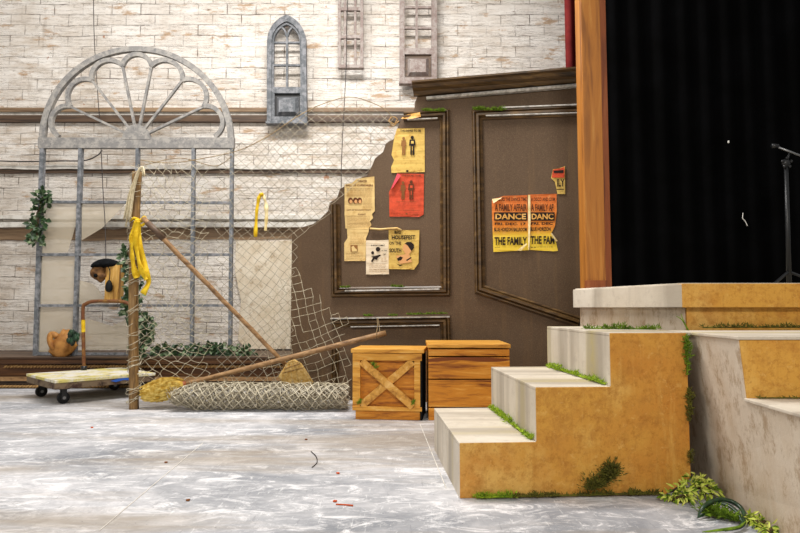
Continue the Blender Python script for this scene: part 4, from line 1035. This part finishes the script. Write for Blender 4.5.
for (x, y) in ((.09, .09), (LX - .09, .09), (.09, LY - .09), (LX - .09, LY - .09)):
    c = DT(Vector((x, y, 0))); g = MB(); g.box((x - .035, y - .03, .108), (x + .035, y + .03, .1175), DT)
    cs = g.build('caster', 'black_metal', root)
    g = MB(); g.box((x - .018, y - .022, .03), (x + .018, y - .016, .108), DT); g.box((x - .018, y + .016, .03), (x + .018, y + .022, .108), DT); g.build('fork', 'black_metal', cs)
    g = MB(); g.tube([DT(Vector((x, y - .014, .044))), DT(Vector((x, y + .014, .044)))], .044, 18); g.build('wheel', 'black_rubber', cs, False, .004)
    g = MB(); g.tube([DT(Vector((x, y - .024, .044))), DT(Vector((x, y + .024, .044)))], .012, 10); g.build('hub', 'steel', cs)
h0 = G(84, 367.5, zd); h1 = G(131, 367.5, zd)
h0 = DT(Vector((.42, LY - .03, zd))); h1 = DT(Vector((LX - .03, LY - .2, zd)))
Yh = h0.y
h0 = Vector((P(84, 366, Yh).x, Yh, zd)); h1 = Vector((P(131, 366, Yh).x, Yh, zd))
t0 = P(83, 309, Yh); t1 = P(132, 309, Yh)
m = MB(); m.tube(smooth_path([h0, h0.lerp(t0, .5), t0, P(86, 304, Yh), P(93, 301.5, Yh), P(108, 301, Yh), P(122, 301.5, Yh), P(129, 304, Yh), t1, h1.lerp(t1, .5), h1], 60), .015, 10); o = m.build('handle', 'handle_paint', root, True)
m = MB(); m.tube([h0.lerp(t0, .62), h0.lerp(t0, .82)], .0165, 10); m.tube([h1.lerp(t1, .3), h1.lerp(t1, .6)], .0165, 10); m.build('yellow_tape', 'yellow_cloth', o)
for h in (h0, h1):
    MB().tube([h + Vector((0, 0, -.001)), h + Vector((0, 0, .035))], .024, 10).build('socket', 'black_metal', root, True)

# ------------------------------------------------------------------ capped wooden box and leather bag in the frame
YB = 5.62
root = thing('capped_wooden_box', P(108, 302, YB), 'pale wooden box with black flat cap and hanging black bulb, above the dolly handle', 'prop box')
m = MB(); m.prism([P(104, 302, YB), P(118, 302.3, YB), P(120, 264, YB), P(106, 264, YB)], (0, .11, 0)); m.build('box_body', 'box_wood', root, bevel=.004)
m = MB(); m.prism([P(103, 302.8, YB - .01), P(117, 303, YB - .01), P(117, 301.2, YB - .01), P(103, 301, YB - .01)], (0, .12, 0)); m.build('box_foot', 'brown_hide', root)
m = MB(); m.ball(P(105.5, 264.5, YB + .04), (.128, .1, .055), 20, 10, lambda q_, d: Vector((q_.x, q_.y, q_.z * (1 if d.z > 0 else .55) + (-.02 * max(0, -d.x))))); m.build('cap', 'black_felt', root, True)
m = MB(); m.ball(P(99, 273, YB + .02), (.075, .05, .075), 16, 12, lambda q_, d: q_ * (1 + .25 * noise.noise(d * 1.8 + Vector((2, 0, 0)))) + Vector((0, 0, -.25 * q_.x))); m.build('curved_bracket', 'brown_hide', root, True)
m = MB(); m.ball(P(95.6, 275.5, YB - .03), .018, 8, 6); m.build('dark_hole_plug', 'black_felt', root, True)
m = MB(); m.tube(smooth_path([P(108, 266, YB - .02), P(110, 272, YB - .02), P(109, 282, YB - .02)], 10), .004, 5); m.ball(P(109, 286, YB - .025), (.034, .022, .055), 12, 8, lambda q_, d: Vector((q_.x * (1 - .3 * d.z), q_.y, q_.z))); m.build('hanging_bulb', 'black_rubber', root, True)
root = thing('leather_bag', P(63, 357, 5.62), 'lumpy tan leather bag with a dark flower at the foot of the arched frame', 'bag')
cb = P(63.5, 344.5, 5.66)
def bagf(q_, d):
    k = 1 + .22 * noise.noise(d * 2.4) + .07 * noise.noise(d * 6)
    w_ = 1.0 - .22 * max(0, d.z) + (.12 if d.z < -.2 else 0); z = q_.z * (1 + .22 * noise.noise(d * 2.6 + Vector((3, 1, 2)))) + .03 * d.x
    return Vector((q_.x * k * w_, q_.y * k, max(-.118, z)))
m = MB(); m.ball(cb, (.112, .075, .125), 30, 20, bagf); m.build('body', 'leather', root, True)
m = MB(); m.tube(smooth_path([P(58, 337, 5.63), P(52, 334, 5.62), P(50, 339, 5.61), P(52, 346, 5.61), P(55, 350, 5.63)], 16), .027, 10); m.build('side_handle', 'leather', root, True)
m = MB(); rr = random.Random(5); cfl = P(72, 336, 5.56)
for k in range(26):
    a = rr.uniform(0, 6.28); e = rr.uniform(0.2, 1); d = Vector((math.cos(a) * e, -rr.uniform(.2, .6), math.sin(a) * e)); m.ball(cfl + d * .05 + Vector((0, .02, -.01)), (.02, .006, .024), 6, 4)
m.ball(cfl + Vector((0, .01, -.04)), (.03, .02, .05), 8, 6); m.build('dark_flower', 'dark_blade', root, True)

# ------------------------------------------------------------------ foliage
def leaf(m, c, d, up, L_, W_):
    d = d.normalized(); s_ = d.cross(up)
    if s_.length < .1: s_ = d.cross(Vector((1, 0, 0)))
    s_.normalize(); n_ = s_.cross(d)
    v = [c, c + d * L_ * .35 + s_ * W_ * .5 + n_ * .1 * L_, c + d * L_ * .35 - s_ * W_ * .5 + n_ * .1 * L_, c + d * L_ * .7 + s_ * W_ * .32 + n_ * .04 * L_, c + d * L_ * .7 - s_ * W_ * .32 + n_ * .04 * L_, c + d * L_ - n_ * .05 * L_, c + d * L_ * .4 + n_ * .02 * L_]
    m.add(v, [(0, 1, 6), (0, 6, 2), (1, 3, 5, 6), (6, 5, 4, 2)])
def ivy(name, pts, rad, n, size, label, seed, mats=('ivy_leaf', 'pale_leaf'), cat='ivy', ratio=.14, zmin=.01, ymax=99, grp=None, wf=1.0):
    rr = random.Random(seed); ps = smooth_path(pts, 40); root = thing(name, ps[-1] if ps[-1].z < ps[0].z else ps[0], label, cat, grp)
    m = MB(); m.tube(ps, .004, 5)
    for s_ in (1, 2): m.tube([p + Vector((.015 * math.sin(i * .6 + s_), -.01, .01 * math.cos(i * .5 + s_))) for i, p in enumerate(ps)], .003, 4)
    m.build('stem', 'stem', root, True)
    ma, mb_ = MB(), MB()
    for k in range(n):
        t_ = rr.random(); c = ps[int(t_ * 39)]; r_k = rad * (.6 + .5 * noise.noise(Vector((t_ * 7, seed, 1))) + .4)
        d = Vector((rr.gauss(0, 1), rr.gauss(0, .6), rr.gauss(0, 1))).normalized(); c = c + d * rr.uniform(0.1, 1) * r_k * .8
        c.z = max(c.z, zmin + size * .3); c.y = min(c.y, ymax)
        dd = (d + Vector((rr.uniform(-.6, .6), -.5, rr.uniform(-.9, .3)))); leaf(mb_ if rr.random() < ratio else ma, c, dd, Vector((rr.uniform(-.5, .5), -1, rr.uniform(0, 1))), size * rr.uniform(.7, 1.2), wf * size * rr.uniform(.6, .9))
    ma.build('leaves', mats[0], root)
    if mb_.v: mb_.build('pale_leaves', mats[1], root)
    return root
YI = 5.70
ivy('ivy_sprig', [P(44, 195, YI), P(40, 205, YI), P(38, 220, YI), P(37, 232, YI), P(36.5, 242, YI)], .085, 150, .06, 'small dark ivy bunch clinging to the left upright of the arched frame', 1)
ivy('ivy_garland', [P(127, 252, 5.5), P(129, 262, 5.5), P(134, 275, 5.5), P(133, 292, 5.5), P(131, 306, 5.5), P(131, 316, 5.5), P(144, 320, 5.5), P(148, 332, 5.5), P(142, 345, 5.5), P(138, 352, 5.5)], .085, 560, .05, 'long trailing ivy garland hanging behind the fence post', 2, ratio=.32)
ivy('ivy_garland', [P(155, 354, 5.75), P(170, 350, 5.75), P(190, 351, 5.75), P(212, 348, 5.75), P(232, 351, 5.75), P(250, 354, 5.75)], .075, 330, .05, 'low ivy running along the dark platform top behind the wire fence', 3, zmin=.29, ratio=.3)
def moss(pts, rad, n, mat, label, seed, size=.018, flatz=.7, name='moss_clump', grp=None, push=None):
    rr = random.Random(seed); ps = resample(pts, 40); m = MB()
    for k in range(n):
        i = int(rr.random() * 39.99); dn = noise.noise(Vector((i * .31, seed * 1.7, 0)))
        if rr.random() > .62 + 1.4 * dn: continue
        c = ps[i]; rk = rad * max(.3, .62 + 1.1 * dn)
        d = Vector((rr.gauss(0, 1), rr.gauss(0, 1), abs(rr.gauss(0, 1)))).normalized()
        if push is not None and d.dot(push) < 0: d = d - push * 2 * d.dot(push)
        q_ = c + Vector((d.x, d.y, d.z * flatz)) * rk * rr.random() ** .5; s_ = size * rr.uniform(.6, 1.3)
        a = Vector((rr.gauss(0, 1), rr.gauss(0, 1), rr.gauss(0, 1))).normalized() * s_ * .45; b = a.cross(d).normalized() * s_ * .35 if a.cross(d).length > 1e-6 else a
        tip = q_ + d * s_ * .8 + Vector((rr.uniform(-1, 1), rr.uniform(-1, 1), rr.uniform(-.3, .6))) * s_ * .4
        m.add([q_ - a * .5, q_ + a * .5, q_ + b * .6, tip], [(0, 1, 3), (1, 2, 3), (2, 0, 3), (0, 2, 1)])
    m.tube(ps[::3], rad * .22, 6, flat=.7)
    return tag(m.build(name, mat), label, 'moss', grp)
BK = Vector((0, -1, 0))
moss([S(TR - .012, .03, RI + .006), S(TR - .012, .3, RI + .006), S(TR - .01, .78, RI + .006)], .026, 1500, 'bright_moss', 'bright green moss strip in the corner behind the lowest stair tread', 11, .014, .9)
moss([S(2 * TR - .012, .03, 2 * RI + .006), S(2 * TR - .012, .35, 2 * RI + .006), S(2 * TR - .01, .8, 2 * RI + .006)], .022, 1300, 'bright_moss', 'bright green moss strip in the corner behind the middle stair tread', 12, .013, .9)
moss([S(.06, -.015, .008), S(.14, -.015, .008), S(.2, -.015, .008)], .026, 500, 'bright_moss', 'green moss tuft at the foot of the stair near its front left corner', 13, .014, .8)
moss([S(.2, -.014, .008), S(.45, -.014, .008), S(.62, -.014, .01), S(.78, -.014, .008)], .024, 1300, 'dark_moss', 'dark olive moss line along the foot of the ochre stair side', 14, .014, .8)
moss([S(.5, -.012, .03), S(.57, -.012, .06), S(.585, -.012, .10)], .048, 3200, 'dark_moss', 'dark moss mound climbing the ochre stair side near the floor', 15, .015, 1.1)
moss([S(.9, -.012, .605), S(.9, -.012, .52), S(.895, -.012, .46)], .019, 500, 'moss', 'green moss in the upper joint between the two stair units', 16, .014, 1.2)
moss([S(.905, -.012, .40), S(.9, -.012, .28)], .017, 420, 'dark_moss', 'dark moss in the joint between the stair units at mid height', 17, .013, 1.2)
moss([S(.9, -.012, .17), S(.9, -.012, .12)], .013, 160, 'dark_moss', 'small dark moss patch low in the joint between the stair units', 18, .013, 1.2)
moss([S(.62, .34, .63), S(.74, .28, .63), S(.88, .2, .63)], .022, 900, 'moss', 'olive moss along the back of the top stair tread', 19, .014, .9)
moss([Vector((1.31, 2.70, .636)), Vector((1.55, 2.74, .636)), Vector((2.2, 2.74, .636))], .022, 1200, 'dark_moss', 'dark moss under the ochre landing edge on the right stair unit', 20, .014, .9)
moss([Vector((1.2, 2.105, .42)), Vector((1.5, 2.105, .42)), Vector((1.9, 2.105, .42))], .016, 700, 'dark_moss', 'thin dark moss along the foot of the right ochre riser', 21, .011, .9)
def pm(a, b, rad, n, mat, label, seed, off=.045): moss([PW(*a, off), PW(*b, off)], rad, n, mat, label, seed, .016, .8, push=EN)
pm((423.5, 110.5), (444, 111), .024, 420, 'moss', 'green moss on the top corner of the left panel moulding', 31)
pm((474, 109.5), (503, 110), .028, 650, 'moss', 'green moss on the upper left corner of the right panel moulding', 32)
pm((341, 287.5), (349, 287.5), .016, 150, 'moss', 'small moss tuft at the lower left corner inside the poster panel', 33)
pm((392, 286.5), (403, 287), .018, 200, 'moss', 'small moss tuft on the lower moulding beneath the yellow lettered poster', 34)
pm((364, 316), (372, 316), .016, 160, 'moss', 'moss tuft on the low moulding above the leaning broom handle', 35)
pm((390, 315.5), (397, 315.5), .014, 140, 'moss', 'moss tuft on the middle of the low moulding', 36)
pm((408, 314.5), (446, 313.5), .015, 420, 'moss', 'thin row of moss along the right of the low moulding above the crates', 37)
moss([T(Vector((.115, -.02, .37))), T(Vector((.15, -.02, .33)))], .018, 260, 'moss', 'moss smear on the upper arm of the crossed-plank crate', 38, .012, 1)
moss([T(Vector((.03, -.012, .10))), T(Vector((.05, -.015, .13)))], .014, 160, 'moss', 'moss in the lower left corner of the crossed-plank crate', 39, .011, 1)
moss([T(Vector((wd - .06, -.012, .10))), T(Vector((wd - .04, -.015, .13)))], .014, 160, 'moss', 'moss in the lower right corner of the crossed-plank crate', 40, .011, 1)
ivy('creeping_plant', [G(672, 500), G(684, 503) + Vector((0, 0, .03)), G(696, 498) + Vector((0, 0, .05)), G(712, 500) + Vector((0, 0, .03))], .06, 260, .032, 'lime green leafy plant at the joint of the two stair units', 41, ('lime_leaf', 'moss'), 'plant', .3, wf=.38)
moss([G(706, 512, .01), G(722, 516, .012), G(738, 520, .01)], .035, 700, 'moss', 'feathery green moss on the floor inside the curled dark leaf', 42, .02, .8)
ivy('creeping_plant', [G(748, 521) + Vector((0, 0, .01)), G(758, 528) + Vector((0, 0, .02)), G(772, 537) + Vector((0, 0, .01))], .035, 120, .028, 'lime green sprig on the floor at the bottom right edge', 43, ('lime_leaf', 'moss'), 'plant', .3, wf=.38)
root = thing('curled_blade_leaf', G(722, 516), 'long dark green blade leaves curled in a loop on the floor by the right stair', 'leaf')
def gp(u, v, z): return G(u, v, z)
for pts_, w_, mt, sd in (([gp(698, 517, .01), gp(703, 507, .04), gp(716, 500, .05), gp(730, 501, .045), gp(741, 508, .03), gp(745, 518, .015), gp(740, 527, .01), gp(725, 531, .008)], .017, 'dark_blade', 1),
                   ([gp(700, 511, .03), gp(712, 503, .04), gp(727, 505, .04), gp(738, 513, .03), gp(742, 522, .015)], .012, 'dark_blade', 2),
                   ([gp(697, 518, .006), gp(708, 513, .012), gp(718, 513, .008)], .009, 'dark_blade', 3),
                   ([gp(702, 532, .006), gp(720, 530, .012), gp(738, 527, .015), gp(746, 521, .02)], .009, 'moss', 4)):
    ps = smooth_path(pts_, 30); w_ *= .8; m = MB(); m.tube(ps, [w_ * max(.15, math.sin(math.pi * min(1, k / 29 * .93 + .06))) for k in range(30)], 8, flat=.6); m.build('blade', mt, root, True)
# grass blade hanging over the landing corner
root = thing('grass_blades', P(690, 332, 2.70), 'thin green grass blades sprouting over the landing corner', 'grass')
for k, (p0, p1, p2) in enumerate((((688, 330), (682, 320), (676, 316)), ((690, 334), (684, 322), (681, 314)), ((690, 333), (687, 345), (688, 352)))):
    m = MB(); m.tube(smooth_path([P(*p0, 2.70), P(*p1, 2.68), P(*p2, 2.69)], 12), [.004 * (1 - .8 * j / 11) for j in range(12)], 5); m.build('blade', 'moss', root)

# ------------------------------------------------------------------ floor litter
rr = random.Random(12)
for i, (u, v, mt, lab) in enumerate(((92, 428, 'orange_bit', 'tiny orange scrap on the floor left of centre, nearest the dolly'), (166, 463, 'leaf_bit', 'tiny brown leaf bit on the bare floor at left'), (338, 474, 'orange_bit', 'tiny orange scrap on the floor below the crossed-plank crate'),
        (335, 502, 'orange_bit', 'tiny orange crumb beside the orange string on the floor'), (306, 440, 'leaf_bit', 'tiny tan crumb on the floor below the wire roll'), (188, 501, 'leaf_bit', 'tiny dark crumb on the floor in the left foreground'))):
    c = G(u, v); m = MB(); m.ball(c + Vector((0, 0, .004)), (.009, .007, .004), 6, 4, lambda q_, d: q_ * (1 + .4 * noise.noise(d * 2 + Vector((u, v, 0))))); tag(m.build('floor_scrap', mt), lab, 'scrap', 'scraps on the floor')
m = MB(); m.tube(smooth_path([G(336, 505) + Vector((0, 0, .003)), G(345, 505.5) + Vector((0, 0, .003)), G(353, 506.5) + Vector((0, 0, .004))], 12), .003, 5); tag(m.build('orange_string', 'orange_bit'), 'short orange string lying on the floor in the foreground', 'string')
m = MB(); m.tube(smooth_path([G(311, 452) + Vector((0, 0, .003)), G(316, 457) + Vector((0, 0, .003)), G(317, 463) + Vector((0, 0, .003)), G(312, 468) + Vector((0, 0, .003))], 14), .0022, 5); tag(m.build('wire_scrap', 'cable'), 'short curved dark wire lying on the floor before the wire roll', 'wire')
